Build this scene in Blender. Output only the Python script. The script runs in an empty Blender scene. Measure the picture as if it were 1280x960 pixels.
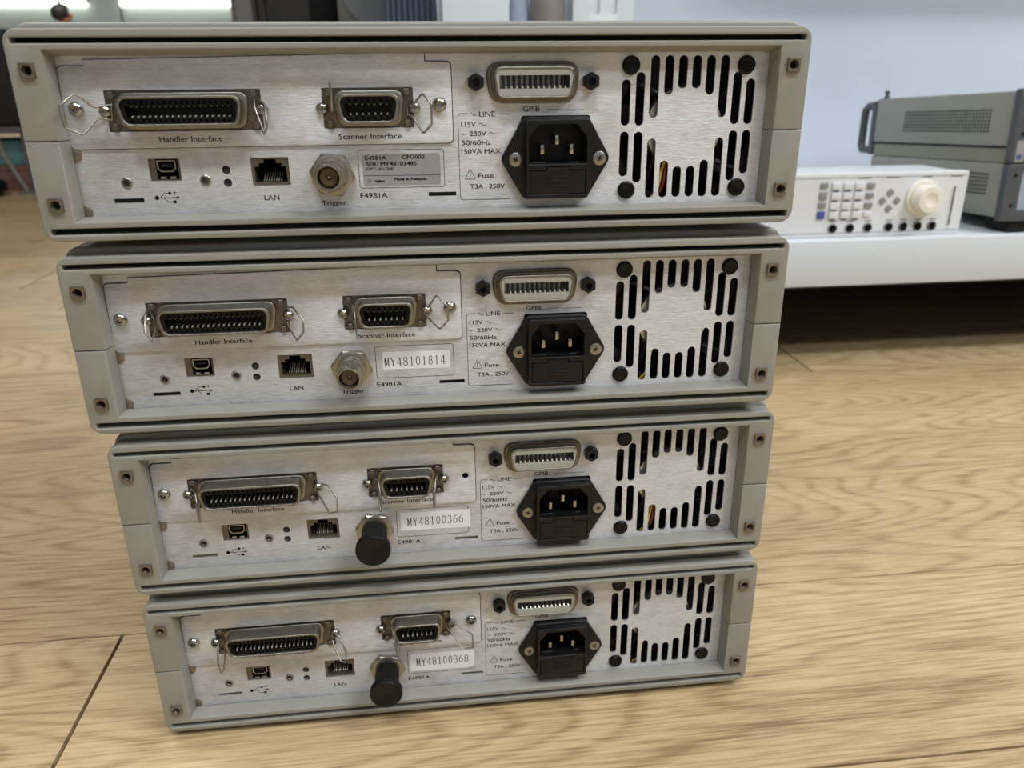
import bpy, bmesh, math, random
from mathutils import Vector, Matrix, Euler

random.seed(7)
PI = math.pi
scene = bpy.context.scene
COL = scene.collection

# ------------------------------------------------------------------ camera
cam_d = bpy.data.cameras.new('camera')
cam_d.sensor_fit = 'HORIZONTAL'
cam_d.sensor_width = 36.0
cam_d.lens = 983.59 / 1280 * 36.0
cam_d.clip_start = 0.01
cam_d.clip_end = 60
cam_d.dof.use_dof = True
cam_d.dof.focus_distance = 0.425
cam_d.dof.aperture_fstop = 12.0
cam = bpy.data.objects.new('camera', cam_d)
COL.objects.link(cam)
cam.location = (-0.01334, -0.39068, 0.37044)
cam.rotation_euler = (1.2040, 0.0090, -0.1150)
scene.camera = cam

# ------------------------------------------------------------------ view, world, lights
vs = scene.view_settings
vs.view_transform = 'Standard'
vs.look = 'None'
vs.gamma = 1.0
vs.use_curve_mapping = False
vs.exposure = 0.07

world = bpy.data.worlds.new('world')
scene.world = world
world.use_nodes = True
world.node_tree.nodes['Background'].inputs[0].default_value = (0.80, 0.88, 1.0, 1)
world.node_tree.nodes['Background'].inputs[1].default_value = 0.04


def area(name, loc, size, power, color=(1, 1, 1), rot=(0, 0, 0), spread=PI):
    l = bpy.data.lights.new(name, 'AREA')
    l.shape = 'RECTANGLE'
    l.size, l.size_y = size
    l.energy = power
    l.color = color
    l.spread = spread
    o = bpy.data.objects.new(name, l)
    o.location = loc
    o.rotation_euler = rot
    COL.objects.link(o)
    return o


area('ceiling_lamp_front', (-0.15, -1.10, 2.72), (1.25, 0.24), 35, (0.96, 0.98, 1.0))
area('ceiling_lamp_right', (2.0, -0.9, 2.72), (1.25, 0.40), 37, (0.95, 0.98, 1.0))
area('added_lamp_corner', (2.0, -2.0, 2.72), (1.25, 0.40), 54, (0.95, 0.98, 1.0))  # extra lamp added to soften the gradient on the back wall
area('added_lamp_wall', (2.0, -0.1, 2.72), (1.25, 0.40), 22, (0.95, 0.98, 1.0))  # split off the right lamp, also added to smooth that gradient
area('ceiling_lamp_left', (-1.35, 0.75, 2.72), (1.25, 0.24), 30, (0.97, 0.985, 1.0))
area('ceiling_lamp_back', (-3.4, 8.6, 2.72), (2.4, 0.3), 75, (1.0, 0.98, 0.95))
area('front_cool_fill', (-0.5, -3.45, 1.45), (3.4, 1.5), 9, (0.80, 0.90, 1.0), (math.radians(90), 0, 0))  # added cool fill from behind the camera, no window modelled


# ------------------------------------------------------------------ materials
def new_mat(name):
    m = bpy.data.materials.new(name)
    m.use_nodes = True
    nt = m.node_tree
    return m, nt, nt.nodes['Principled BSDF']


def N(nt, kind, **kw):
    n = nt.nodes.new(kind)
    for k, v in kw.items():
        setattr(n, k, v)
    return n


def srgb(r, g, b):
    f = lambda c: (c / 255 / 12.92) if c / 255 <= 0.04045 else ((c / 255 + 0.055) / 1.055) ** 2.4
    return (f(r), f(g), f(b), 1)


def simple(name, col, rough=0.5, metal=0.0, spec=0.5, noise=0.0, nscale=200.0, bump=0.0, bscale=900.0):
    m, nt, b = new_mat(name)
    b.inputs['Base Color'].default_value = col
    b.inputs['Roughness'].default_value = rough
    b.inputs['Metallic'].default_value = metal
    b.inputs['Specular IOR Level'].default_value = spec
    if noise or bump:
        tc = N(nt, 'ShaderNodeTexCoord')
    if noise:
        nz = N(nt, 'ShaderNodeTexNoise')
        nz.inputs['Scale'].default_value = nscale
        nz.inputs['Detail'].default_value = 6
        nt.links.new(tc.outputs['Object'], nz.inputs['Vector'])
        mp = N(nt, 'ShaderNodeMapRange')
        mp.inputs['From Min'].default_value = 0.3
        mp.inputs['From Max'].default_value = 0.7
        mp.inputs['To Min'].default_value = 1 - noise
        mp.inputs['To Max'].default_value = 1 + noise * 0.5
        nt.links.new(nz.outputs['Fac'], mp.inputs['Value'])
        mx = N(nt, 'ShaderNodeMix', data_type='RGBA', blend_type='MULTIPLY')
        mx.inputs[0].default_value = 1
        mx.inputs[6].default_value = col
        cb = N(nt, 'ShaderNodeCombineColor')
        for i in range(3):
            nt.links.new(mp.outputs[0], cb.inputs[i])
        nt.links.new(cb.outputs[0], mx.inputs[7])
        nt.links.new(mx.outputs[2], b.inputs['Base Color'])
    if bump:
        n2 = N(nt, 'ShaderNodeTexNoise')
        n2.inputs['Scale'].default_value = bscale
        n2.inputs['Detail'].default_value = 3
        nt.links.new(tc.outputs['Object'], n2.inputs['Vector'])
        bp = N(nt, 'ShaderNodeBump')
        bp.inputs['Strength'].default_value = bump
        bp.inputs['Distance'].default_value = 0.0004
        nt.links.new(n2.outputs['Fac'], bp.inputs['Height'])
        nt.links.new(bp.outputs[0], b.inputs['Normal'])
    return m


def emis(name, col, strength):
    m, nt, b = new_mat(name)
    b.inputs['Emission Color'].default_value = col
    b.inputs['Emission Strength'].default_value = strength
    b.inputs['Base Color'].default_value = col
    return m


def brushed(name, base=(0.78, 0.80, 0.83, 1), metal=0.8):
    """brushed sheet aluminium, brush marks along x, a few smudges"""
    m, nt, b = new_mat(name)
    tc = N(nt, 'ShaderNodeTexCoord')
    mp = N(nt, 'ShaderNodeMapping')
    mp.inputs['Scale'].default_value = (210, 400, 2000)
    nt.links.new(tc.outputs['Object'], mp.inputs['Vector'])
    n1 = N(nt, 'ShaderNodeTexNoise')
    n1.inputs['Scale'].default_value = 1.0
    n1.inputs['Detail'].default_value = 5
    n1.inputs['Roughness'].default_value = 0.65
    nt.links.new(mp.outputs[0], n1.inputs['Vector'])
    mp2 = N(nt, 'ShaderNodeMapping')
    mp2.inputs['Scale'].default_value = (30, 30, 45)
    nt.links.new(tc.outputs['Object'], mp2.inputs['Vector'])
    n2 = N(nt, 'ShaderNodeTexNoise')
    n2.inputs['Scale'].default_value = 1.0
    n2.inputs['Detail'].default_value = 7
    nt.links.new(mp2.outputs[0], n2.inputs['Vector'])
    r1 = N(nt, 'ShaderNodeValToRGB')
    r1.color_ramp.elements[0].position = 0.3
    r1.color_ramp.elements[0].color = (base[0] * 0.74, base[1] * 0.73, base[2] * 0.72, 1)
    r1.color_ramp.elements[1].position = 0.66
    r1.color_ramp.elements[1].color = base
    nt.links.new(n1.outputs['Fac'], r1.inputs[0])
    r2 = N(nt, 'ShaderNodeValToRGB')
    r2.color_ramp.elements[0].position = 0.26
    r2.color_ramp.elements[0].color = (0.72, 0.69, 0.64, 1)
    r2.color_ramp.elements[1].position = 0.5
    r2.color_ramp.elements[1].color = (1, 1, 1, 1)
    nt.links.new(n2.outputs['Fac'], r2.inputs[0])
    mx = N(nt, 'ShaderNodeMix', data_type='RGBA', blend_type='MULTIPLY')
    mx.inputs[0].default_value = 0.9
    nt.links.new(r1.outputs[0], mx.inputs[6])
    nt.links.new(r2.outputs[0], mx.inputs[7])
    nt.links.new(mx.outputs[2], b.inputs['Base Color'])
    b.inputs['Metallic'].default_value = metal
    b.inputs['Anisotropic'].default_value = 0.75
    tv = N(nt, 'ShaderNodeCombineXYZ')
    tv.inputs[2].default_value = 1.0
    nt.links.new(tv.outputs[0], b.inputs['Tangent'])
    rr = N(nt, 'ShaderNodeMapRange')
    rr.inputs['To Min'].default_value = 0.42
    rr.inputs['To Max'].default_value = 0.62
    nt.links.new(n1.outputs['Fac'], rr.inputs['Value'])
    nt.links.new(rr.outputs[0], b.inputs['Roughness'])
    bp = N(nt, 'ShaderNodeBump')
    bp.inputs['Strength'].default_value = 0.8
    bp.inputs['Distance'].default_value = 0.0003
    nt.links.new(n1.outputs['Fac'], bp.inputs['Height'])
    nt.links.new(bp.outputs[0], b.inputs['Normal'])
    return m


def wood_floor():
    m, nt, b = new_mat('oak_plank_floor')
    geo = N(nt, 'ShaderNodeNewGeometry')
    at = N(nt, 'ShaderNodeAttribute', attribute_name='plank')
    add = N(nt, 'ShaderNodeVectorMath', operation='MULTIPLY_ADD')
    add.inputs[1].default_value = (7.0, 3.0, 5.0)
    nt.links.new(at.outputs['Vector'], add.inputs[0])
    nt.links.new(geo.outputs['Position'], add.inputs[2])
    # long warped field -> cathedral grain
    m1 = N(nt, 'ShaderNodeMapping')
    m1.inputs['Scale'].default_value = (1.3, 7.5, 1.0)
    nt.links.new(add.outputs[0], m1.inputs['Vector'])
    n1 = N(nt, 'ShaderNodeTexNoise')
    n1.inputs['Scale'].default_value = 1.0
    n1.inputs['Detail'].default_value = 1.4
    n1.inputs['Roughness'].default_value = 0.45
    nt.links.new(m1.outputs[0], n1.inputs['Vector'])
    ms = N(nt, 'ShaderNodeMath', operation='MULTIPLY')
    ms.inputs[1].default_value = 34.0
    nt.links.new(n1.outputs['Fac'], ms.inputs[0])
    # small wobble on the rings
    m2 = N(nt, 'ShaderNodeMapping')
    m2.inputs['Scale'].default_value = (14, 120, 1.0)
    nt.links.new(add.outputs[0], m2.inputs['Vector'])
    n2 = N(nt, 'ShaderNodeTexNoise')
    n2.inputs['Scale'].default_value = 1.0
    n2.inputs['Detail'].default_value = 4
    nt.links.new(m2.outputs[0], n2.inputs['Vector'])
    ad2 = N(nt, 'ShaderNodeMath', operation='MULTIPLY_ADD')
    ad2.inputs[1].default_value = 0.55
    nt.links.new(n2.outputs['Fac'], ad2.inputs[0])
    nt.links.new(ms.outputs[0], ad2.inputs[2])
    fr = N(nt, 'ShaderNodeMath', operation='FRACT')
    nt.links.new(ad2.outputs[0], fr.inputs[0])
    ring = N(nt, 'ShaderNodeValToRGB')
    ring.color_ramp.interpolation = 'EASE'
    e = ring.color_ramp.elements
    e[0].position, e[0].color = 0.0, (0.74, 0.74, 0.74, 1)
    e[1].position, e[1].color = 0.28, (0.95, 0.95, 0.95, 1)
    x = e.new(0.72); x.color = (0.9, 0.9, 0.9, 1)
    x = e.new(1.0); x.color = (0.70, 0.70, 0.70, 1)
    nt.links.new(fr.outputs[0], ring.inputs[0])
    # fine pores
    m3 = N(nt, 'ShaderNodeMapping')
    m3.inputs['Scale'].default_value = (26, 640, 1.0)
    nt.links.new(add.outputs[0], m3.inputs['Vector'])
    n3 = N(nt, 'ShaderNodeTexNoise')
    n3.inputs['Scale'].default_value = 1.0
    n3.inputs['Detail'].default_value = 3
    nt.links.new(m3.outputs[0], n3.inputs['Vector'])
    po = N(nt, 'ShaderNodeMapRange')
    po.inputs['From Min'].default_value = 0.32
    po.inputs['From Max'].default_value = 0.62
    nt.links.new(n3.outputs['Fac'], po.inputs['Value'])
    # broad tone
    m4 = N(nt, 'ShaderNodeMapping')
    m4.inputs['Scale'].default_value = (1.5, 7.0, 1.0)
    nt.links.new(add.outputs[0], m4.inputs['Vector'])
    n4 = N(nt, 'ShaderNodeTexNoise')
    n4.inputs['Scale'].default_value = 1.6
    n4.inputs['Detail'].default_value = 3
    nt.links.new(m4.outputs[0], n4.inputs['Vector'])
    s1 = N(nt, 'ShaderNodeMath', operation='MULTIPLY')
    s1.inputs[1].default_value = 0.60
    nt.links.new(ring.outputs[0], s1.inputs[0])
    s2 = N(nt, 'ShaderNodeMath', operation='MULTIPLY_ADD')
    s2.inputs[1].default_value = 0.24
    nt.links.new(po.outputs[0], s2.inputs[0])
    nt.links.new(s1.outputs[0], s2.inputs[2])
    s3 = N(nt, 'ShaderNodeMath', operation='MULTIPLY_ADD')
    s3.inputs[1].default_value = 0.34
    nt.links.new(n4.outputs['Fac'], s3.inputs[0])
    nt.links.new(s2.outputs[0], s3.inputs[2])
    cr = N(nt, 'ShaderNodeValToRGB')
    e = cr.color_ramp.elements
    e[0].position, e[0].color = 0.50, srgb(116, 94, 68)
    e[1].position, e[1].color = 1.0, srgb(207, 184, 143)
    x = e.new(0.70); x.color = srgb(165, 139, 102)
    x = e.new(0.84); x.color = srgb(190, 165, 125)
    nt.links.new(s3.outputs[0], cr.inputs[0])
    # plank tone variation
    hs = N(nt, 'ShaderNodeHueSaturation')
    sp = N(nt, 'ShaderNodeSeparateXYZ')
    nt.links.new(at.outputs['Vector'], sp.inputs[0])
    vr = N(nt, 'ShaderNodeMapRange')
    vr.inputs['To Min'].default_value = 0.93
    vr.inputs['To Max'].default_value = 1.07
    nt.links.new(sp.outputs[2], vr.inputs['Value'])
    nt.links.new(vr.outputs[0], hs.inputs['Value'])
    nt.links.new(cr.outputs[0], hs.inputs['Color'])
    nt.links.new(hs.outputs[0], b.inputs['Base Color'])
    b.inputs['Roughness'].default_value = 0.42
    b.inputs['Specular IOR Level'].default_value = 0.35
    bp = N(nt, 'ShaderNodeBump')
    bp.inputs['Strength'].default_value = 0.25
    bp.inputs['Distance'].default_value = 0.0005
    nt.links.new(s2.outputs[0], bp.inputs['Height'])
    nt.links.new(bp.outputs[0], b.inputs['Normal'])
    return m


M = dict(
    frame=simple('beige_plastic', srgb(151, 149, 139), 0.48, 0, 0.4, noise=0.06, nscale=60, bump=0.25, bscale=1600),
    cover=simple('beige_paint', srgb(148, 147, 137), 0.42, 0, 0.5, noise=0.05, nscale=40, bump=0.1),
    alu=brushed('brushed_aluminium'),
    plate=brushed('brushed_plate', (0.84, 0.87, 0.92, 1), 0.78),
    steel=simple('nickel_steel', srgb(160, 156, 148), 0.32, 0.9, 0.5, noise=0.12, nscale=500),
    nut=simple('zinc_nut', srgb(140, 130, 118), 0.42, 0.85, 0.5, noise=0.2, nscale=600),
    shell=simple('tinned_shell', srgb(146, 142, 132), 0.36, 0.9, 0.5, noise=0.15, nscale=300),
    darkmetal=simple('dull_flange', srgb(118, 110, 98), 0.5, 0.8, 0.5, noise=0.15, nscale=300),
    chrome=simple('bright_screw', srgb(172, 168, 160), 0.24, 1.0),
    bnc=simple('nickel_barrel', srgb(166, 160, 146), 0.33, 0.9, 0.5, noise=0.12, nscale=400),
    insul=simple('brown_insulator', srgb(96, 80, 54), 0.5),
    black=simple('black_plastic', srgb(17, 17, 18), 0.42, 0, 0.35, bump=0.15, bscale=2500),
    insert=simple('black_insert', srgb(11, 11, 12), 0.4, 0, 0.25),
    glossblack=simple('gloss_black', srgb(12, 12, 13), 0.22, 0, 0.25),
    rubber=simple('black_rubber', srgb(15, 15, 15), 0.5, 0, 0.3, bump=0.4, bscale=1500),
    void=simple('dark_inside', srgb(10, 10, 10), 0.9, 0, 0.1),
    ink=simple('black_ink', srgb(10, 10, 13), 0.6, 0, 0.2),
    greyink=simple('grey_ink', srgb(95, 95, 98), 0.6, 0, 0.2),
    gold=simple('gilt_contact', srgb(240, 232, 208), 0.3, 0.7),
    brass=simple('dull_contact', srgb(150, 146, 132), 0.3, 0.9),
    cream=simple('cream_insert', srgb(168, 168, 158), 0.45),
    sticker=simple('white_sticker', srgb(240, 242, 244), 0.45),
    silver=simple('silver_sticker', srgb(166, 168, 172), 0.4, 0.35),
    pale=simple('pale_strip', srgb(150, 150, 112), 0.6),
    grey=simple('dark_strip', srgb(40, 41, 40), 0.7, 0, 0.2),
    yellow=simple('yellow_wire', srgb(196, 168, 40), 0.4),
    red=simple('red_wire', srgb(120, 34, 30), 0.4),
    led=simple('dark_lamp_lens', srgb(24, 26, 24), 0.2, 0, 0.6),
    foil=simple('hub_foil', srgb(200, 198, 190), 0.3, 0.8),
    floor=wood_floor(),
    gap=simple('dark_joint', srgb(18, 14, 12), 0.9),
    wall=simple('pale_blue_wall', srgb(226, 236, 247), 0.32, 0, 0.45, noise=0.03, nscale=5),
    wallfar=simple('grey_far_wall', srgb(150, 158, 150), 0.7),
    roomwall=simple('room_wall', srgb(96, 98, 100), 0.8),
    ceil=simple('grey_ceiling', srgb(150, 150, 150), 0.9),
    white=simple('white_paint', srgb(210, 217, 222), 0.4, 0, 0.5),
    whiteplastic=simple('white_plastic', srgb(220, 223, 225), 0.4, 0, 0.5),
    ivory=simple('ivory_dial', srgb(238, 233, 220), 0.3, 0, 0.5),
    blue=simple('blue_button', srgb(70, 88, 150), 0.4),
    greybtn=simple('grey_button', srgb(140, 142, 144), 0.5),
    instr=simple('grey_green_paint', srgb(150, 151, 142), 0.45, 0, 0.5, noise=0.03, nscale=30),
    strip=simple('olive_grey_strip', srgb(138, 137, 120), 0.45),
    slate=simple('slate_bezel', srgb(78, 82, 86), 0.45),
    ventdark=simple('vent_hole', srgb(26, 27, 27), 0.8),
    taupe=simple('taupe_post', srgb(128, 122, 116), 0.5),
    paleblue=simple('pale_blue_plastic', srgb(158, 170, 186), 0.3),
    navy=simple('dark_blue_grey', srgb(66, 76, 92), 0.5),
    dish=simple('blue_grey_dish', srgb(112, 120, 130), 0.45),
    rack=simple('black_rack', srgb(26, 25, 23), 0.6),
    rackgrey=simple('grey_post', srgb(98, 97, 92), 0.5),
    tube=emis('lit_tube', (1.0, 0.99, 0.86, 1), 3.2),
    skin=simple('skin', srgb(196, 150, 122), 0.5),
    hair=simple('black_hair', srgb(26, 23, 22), 0.6),
    shirt=simple('pale_shirt', srgb(206, 206, 200), 0.8),
    trouser=simple('dark_trousers', srgb(48, 50, 58), 0.8),
    teal=simple('teal_plastic', srgb(98, 138, 138), 0.6),
    redbrown=simple('red_brown_card', srgb(132, 92, 78), 0.8),
    benchpanel=simple('pale_bench_panel', srgb(186, 200, 198), 0.6),
    bench=simple('bench_top', srgb(190, 190, 184), 0.5),
)

# ------------------------------------------------------------------ mesh helpers (all sizes in mm)
MM = 0.001


def smooth(me, deg=35):
    for p in me.polygons:
        p.use_smooth = True
    try:
        me.set_sharp_from_angle(angle=math.radians(deg))
    except Exception:
        pass


def curve_mesh(cu):
    ob = bpy.data.objects.new('tmp', cu)
    COL.objects.link(ob)
    dg = bpy.context.evaluated_depsgraph_get()
    dg.update()
    me = bpy.data.meshes.new_from_object(ob.evaluated_get(dg))
    bpy.data.objects.remove(ob)
    bpy.data.curves.remove(cu)
    return me


class MB:
    """collects shapes of one part; mm in, one mesh out"""

    def __init__(self):
        self.bm = bmesh.new()

    def add_mesh(self, me):
        self.bm.from_mesh(me)
        bpy.data.meshes.remove(me)
        return self

    def plate(self, outlines, y0, y1, bev=0.0, res=1, post=None):
        """2-D outlines in (x, z); later ones are holes; solid between depths y0 (front) and y1"""
        cu = bpy.data.curves.new('c', 'CURVE')
        cu.dimensions = '2D'
        cu.fill_mode = 'BOTH'
        h = abs(y1 - y0) / 2
        cu.extrude = max(h - bev, 1e-4)
        cu.bevel_depth = bev
        cu.bevel_resolution = res
        cu.offset = -bev
        for pts in outlines:
            s = cu.splines.new('POLY')
            s.points.add(len(pts) - 1)
            for p, q in zip(s.points, pts):
                p.co = (q[0], q[1], 0, 1)
            s.use_cyclic_u = True
        me = curve_mesh(cu)
        ym = (y0 + y1) / 2
        me.transform(Matrix(((1, 0, 0, 0), (0, 0, -1, ym), (0, 1, 0, 0), (0, 0, 0, 1))))
        if post:
            for v in me.vertices:
                v.co = Vector(post(*v.co))
        return self.add_mesh(me)

    def box(self, x0, x1, y0, y1, z0, z1, bev=0.0, seg=2):
        b = bmesh.new()
        bmesh.ops.create_cube(b, size=1)
        for v in b.verts:
            v.co = Vector(((x0 + x1) / 2 + v.co.x * (x1 - x0), (y0 + y1) / 2 + v.co.y * (y1 - y0), (z0 + z1) / 2 + v.co.z * (z1 - z0)))
        if bev:
            bmesh.ops.bevel(b, geom=b.edges[:], offset=bev, segments=seg, affect='EDGES', profile=0.5)
        me = bpy.data.meshes.new('t')
        b.to_mesh(me)
        b.free()
        return self.add_mesh(me)

    def lathe(self, prof, cx, cz, n=24, axis='y', rot=0.0, cy=0.0):
        """profile of (radius, depth) turned round the y axis (or z) through (cx, cz)"""
        b = bmesh.new()
        rings = []
        for r, y in prof:
            ring = []
            if r <= 1e-6:
                ring = [b.verts.new((0, y, 0))]
            else:
                for i in range(n):
                    a = rot + 2 * PI * i / n
                    ring.append(b.verts.new((r * math.cos(a), y, r * math.sin(a))))
            rings.append(ring)
        for a, c in zip(rings, rings[1:]):
            if len(a) == 1 and len(c) == 1:
                continue
            for i in range(n):
                j = (i + 1) % n
                if len(a) == 1:
                    b.faces.new((a[0], c[i], c[j]))
                elif len(c) == 1:
                    b.faces.new((a[i], c[0], a[j]))
                else:
                    b.faces.new((a[i], c[i], c[j], a[j]))
        bmesh.ops.recalc_face_normals(b, faces=b.faces[:])
        for v in b.verts:
            x, y, z = v.co
            if axis == 'y':
                v.co = (cx + x, cy + y, cz + z)
            elif axis == 'z':
                v.co = (cx + x, cy + z, cz + y)
            else:
                v.co = (cx + y, cy + x, cz + z)
        me = bpy.data.meshes.new('t')
        b.to_mesh(me)
        b.free()
        return self.add_mesh(me)

    def tube(self, pts, r, cyclic=False, nurbs=False, res=3):
        cu = bpy.data.curves.new('c', 'CURVE')
        cu.dimensions = '3D'
        cu.bevel_depth = r
        cu.bevel_resolution = res
        cu.use_fill_caps = True
        if nurbs:
            s = cu.splines.new('NURBS')
            s.points.add(len(pts) - 1)
            for p, q in zip(s.points, pts):
                p.co = (*q, 1)
            s.order_u = 3
            s.use_endpoint_u = not cyclic
            cu.resolution_u = 6
        else:
            s = cu.splines.new('POLY')
            s.points.add(len(pts) - 1)
            for p, q in zip(s.points, pts):
                p.co = (*q, 1)
        s.use_cyclic_u = cyclic
        return self.add_mesh(curve_mesh(cu))

    def mesh(self, name, m, deg=35, mm=True):
        bmesh.ops.remove_doubles(self.bm, verts=self.bm.verts[:], dist=1e-4)
        me = bpy.data.meshes.new(name)
        self.bm.to_mesh(me)
        self.bm.free()
        if mm:
            me.transform(Matrix.Scale(MM, 4))
        me.materials.clear()
        me.materials.append(m)
        for p in me.polygons:
            p.material_index = 0
        smooth(me, deg)
        return me


def rrect(x0, x1, z0, z1, r, n=5):
    rs = r if isinstance(r, (tuple, list)) else (r, r, r, r)   # BL BR TR TL
    out = []
    for (cx, cz, a0), q in zip(((x0, z0, PI), (x1, z0, 1.5 * PI), (x1, z1, 0), (x0, z1, 0.5 * PI)), rs):
        sx = 1 if cx == x0 else -1
        sz = 1 if cz == z0 else -1
        if q <= 0:
            out.append((cx, cz))
            continue
        for i in range(n + 1):
            a = a0 + 0.5 * PI * i / n
            out.append((cx + sx * q + q * math.cos(a), cz + sz * q + q * math.sin(a)))
    return out


def rpoly(pts, r, n=4):
    """polygon with rounded corners; r a number or one per corner"""
    out = []
    k = len(pts)
    for i in range(k):
        p = Vector(pts[i]); a = Vector(pts[i - 1]); b = Vector(pts[(i + 1) % k])
        q = r[i] if isinstance(r, (list, tuple)) else r
        if q <= 0:
            out.append(tuple(p)); continue
        u = (a - p).normalized(); v = (b - p).normalized()
        ang = u.angle(v)
        d = min(q / math.tan(ang / 2), (a - p).length * 0.49, (b - p).length * 0.49)
        s = p + u * d; e = p + v * d
        for j in range(n + 1):
            t = j / n
            out.append(tuple((1 - t) ** 2 * s + 2 * t * (1 - t) * p + t * t * e))
    return out


def circ(cx, cz, r, n=20, rot=0.0):
    return [(cx + r * math.cos(rot + 2 * PI * i / n), cz + r * math.sin(rot + 2 * PI * i / n)) for i in range(n)]


def slot(cx, z0, z1, w, n=6):
    r = w / 2
    o = [(cx + r * math.cos(a), z1 - r + r * math.sin(a)) for a in [PI * i / n for i in range(n + 1)]]
    o += [(cx + r * math.cos(a), z0 + r + r * math.sin(a)) for a in [PI + PI * i / n for i in range(n + 1)]]
    return o


def text_bb(body, offset=0.0):
    cu = bpy.data.curves.new('t', 'FONT')
    cu.body = body
    cu.fill_mode = 'FRONT'
    cu.resolution_u = 3
    return curve_mesh(cu)


_h = text_bb('H')
CAP = max(v.co.y for v in _h.vertices) - min(v.co.y for v in _h.vertices)
bpy.data.meshes.remove(_h)


def lettering(mb, body, x0, x1, z, h, y, bold=0.0, mono=False):
    """flat printed text from x0 to x1 on baseline z with cap height h on the plane at depth y"""
    me = text_bb(body, bold)
    if not len(me.vertices):
        return mb
    a = min(v.co.x for v in me.vertices); b = max(v.co.x for v in me.vertices)
    sx = (x1 - x0) / (b - a); sz = h / CAP
    for v in me.vertices:
        v.co = Vector((x0 + (v.co.x - a) * sx, y, z + v.co.y * sz))
    # a second and third pass, a hair aside, gives the heavier weight of the print
    w = 0.055 + 4 * bold
    for k, (dx, dz) in enumerate(((-w, 0), (w, 0), (0, w * 0.8), (0, -w * 0.8))):
        c = me.copy()
        for v in c.vertices:
            v.co = v.co + Vector((dx, 0.002 * (k + 1), dz))
        mb.add_mesh(c)
    mb.add_mesh(me)
    return mb


def stroke2d(mb, pts, w, y, cyclic=False):
    """printed line of width w through (x, z) points"""
    b = bmesh.new()
    n = len(pts)
    L = []
    for i in range(n):
        p = Vector(pts[i])
        a = Vector(pts[i - 1]) if (i > 0 or cyclic) else None
        c = Vector(pts[(i + 1) % n]) if (i < n - 1 or cyclic) else None
        d1 = (p - a).normalized() if a is not None else (c - p).normalized()
        d2 = (c - p).normalized() if c is not None else d1
        nn = Vector((-(d1 + d2).y, (d1 + d2).x))
        if nn.length < 1e-6:
            nn = Vector((-d1.y, d1.x))
        nn.normalize()
        k = w / 2 / max(0.4, abs(nn.dot(Vector((-d1.y, d1.x)))))
        L.append((b.verts.new((p.x + nn.x * k, y, p.y + nn.y * k)), b.verts.new((p.x - nn.x * k, y, p.y - nn.y * k))))
    for i in range(n if cyclic else n - 1):
        q, r = L[i], L[(i + 1) % n]
        f = b.faces.new((q[0], r[0], r[1], q[1]))
    bmesh.ops.recalc_face_normals(b, faces=b.faces[:])
    for f in b.faces:
        if f.normal.y > 0:
            f.normal_flip()
    me = bpy.data.meshes.new('t')
    b.to_mesh(me)
    b.free()
    return mb.add_mesh(me)


CACHE = {}


def cached(key, fn):
    if key not in CACHE:
        CACHE[key] = fn()
    return CACHE[key]


def link(name, me, parent=None, loc=(0, 0, 0), rot=(0, 0, 0), label=None):
    o = bpy.data.objects.new(name, me)
    COL.objects.link(o)
    if parent is not None:
        o.parent = parent
    o.location = loc
    o.rotation_euler = rot
    if label:
        o['label'] = label
    return o


def tag(o, label, cat, group=None):
    o['label'] = label
    o['category'] = cat
    if group:
        o['group'] = group
    return o


def thing(name, label, cat, loc=(0, 0, 0), rot=(0, 0, 0), group=None):
    o = bpy.data.objects.new(name, None)
    o.empty_display_size = 0.05
    COL.objects.link(o)
    o.location = loc
    o.rotation_euler = rot
    return tag(o, label, cat, group)


def struct(name, me, loc=(0, 0, 0)):
    o = link(name, me, None, loc)
    o['kind'] = 'structure'
    return o


# ------------------------------------------------------------------ the room
def floor_mesh():
    b = bmesh.new()
    lay = b.loops.layers.float_color.new('plank')
    rows = [-1.36, -1.195, -1.03, -0.87, -0.71, -0.55, -0.39, -0.232, -0.069, 0.1045, 0.2635, 0.416, 0.556, 0.70, 0.87, 1.04, 1.21, 1.37]
    while rows[-1] < 12.2:
        rows.append(rows[-1] + 0.165)
    rows = [rows[0] - 0.165 * i for i in range(14, 0, -1)] + rows
    fixed = {-0.069: -0.2425, 0.556: 0.503, 1.21: -0.80, 0.1045: 0.75, 0.2635: 0.95, 0.416: 0.92, 0.7: 1.4, -0.232: 0.62}
    rnd = random.Random(3)
    for i in range(len(rows) - 1):
        y0, y1 = rows[i], rows[i + 1]
        off = fixed.get(round(y0, 4), rnd.uniform(-0.6, 0.6))
        gy = 0.0017 if y0 < 0 else 0.0004
        gx = 0.0026
        x = off - 1.22 * 7
        while x < 5.2:
            x1 = x + 1.22
            c = (rnd.random(), rnd.random(), rnd.random(), 1)
            vs = [b.verts.new(p) for p in ((x + gx / 2, y0 + gy / 2, 0), (x1 - gx / 2, y0 + gy / 2, 0), (x1 - gx / 2, y1 - gy / 2, 0), (x + gx / 2, y1 - gy / 2, 0))]
            f = b.faces.new(vs)
            for l in f.loops:
                l[lay] = c
            # plank sides
            lows = [b.verts.new(v.co - Vector((0, 0, 0.004))) for v in vs]
            for k in range(4):
                j = (k + 1) % 4
                g = b.faces.new((vs[k], lows[k], lows[j], vs[j]))
                for l in g.loops:
                    l[lay] = c
            x = x1
    me = bpy.data.meshes.new('floor')
    b.to_mesh(me)
    b.free()
    me.materials.append(M['floor'])
    return me


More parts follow.
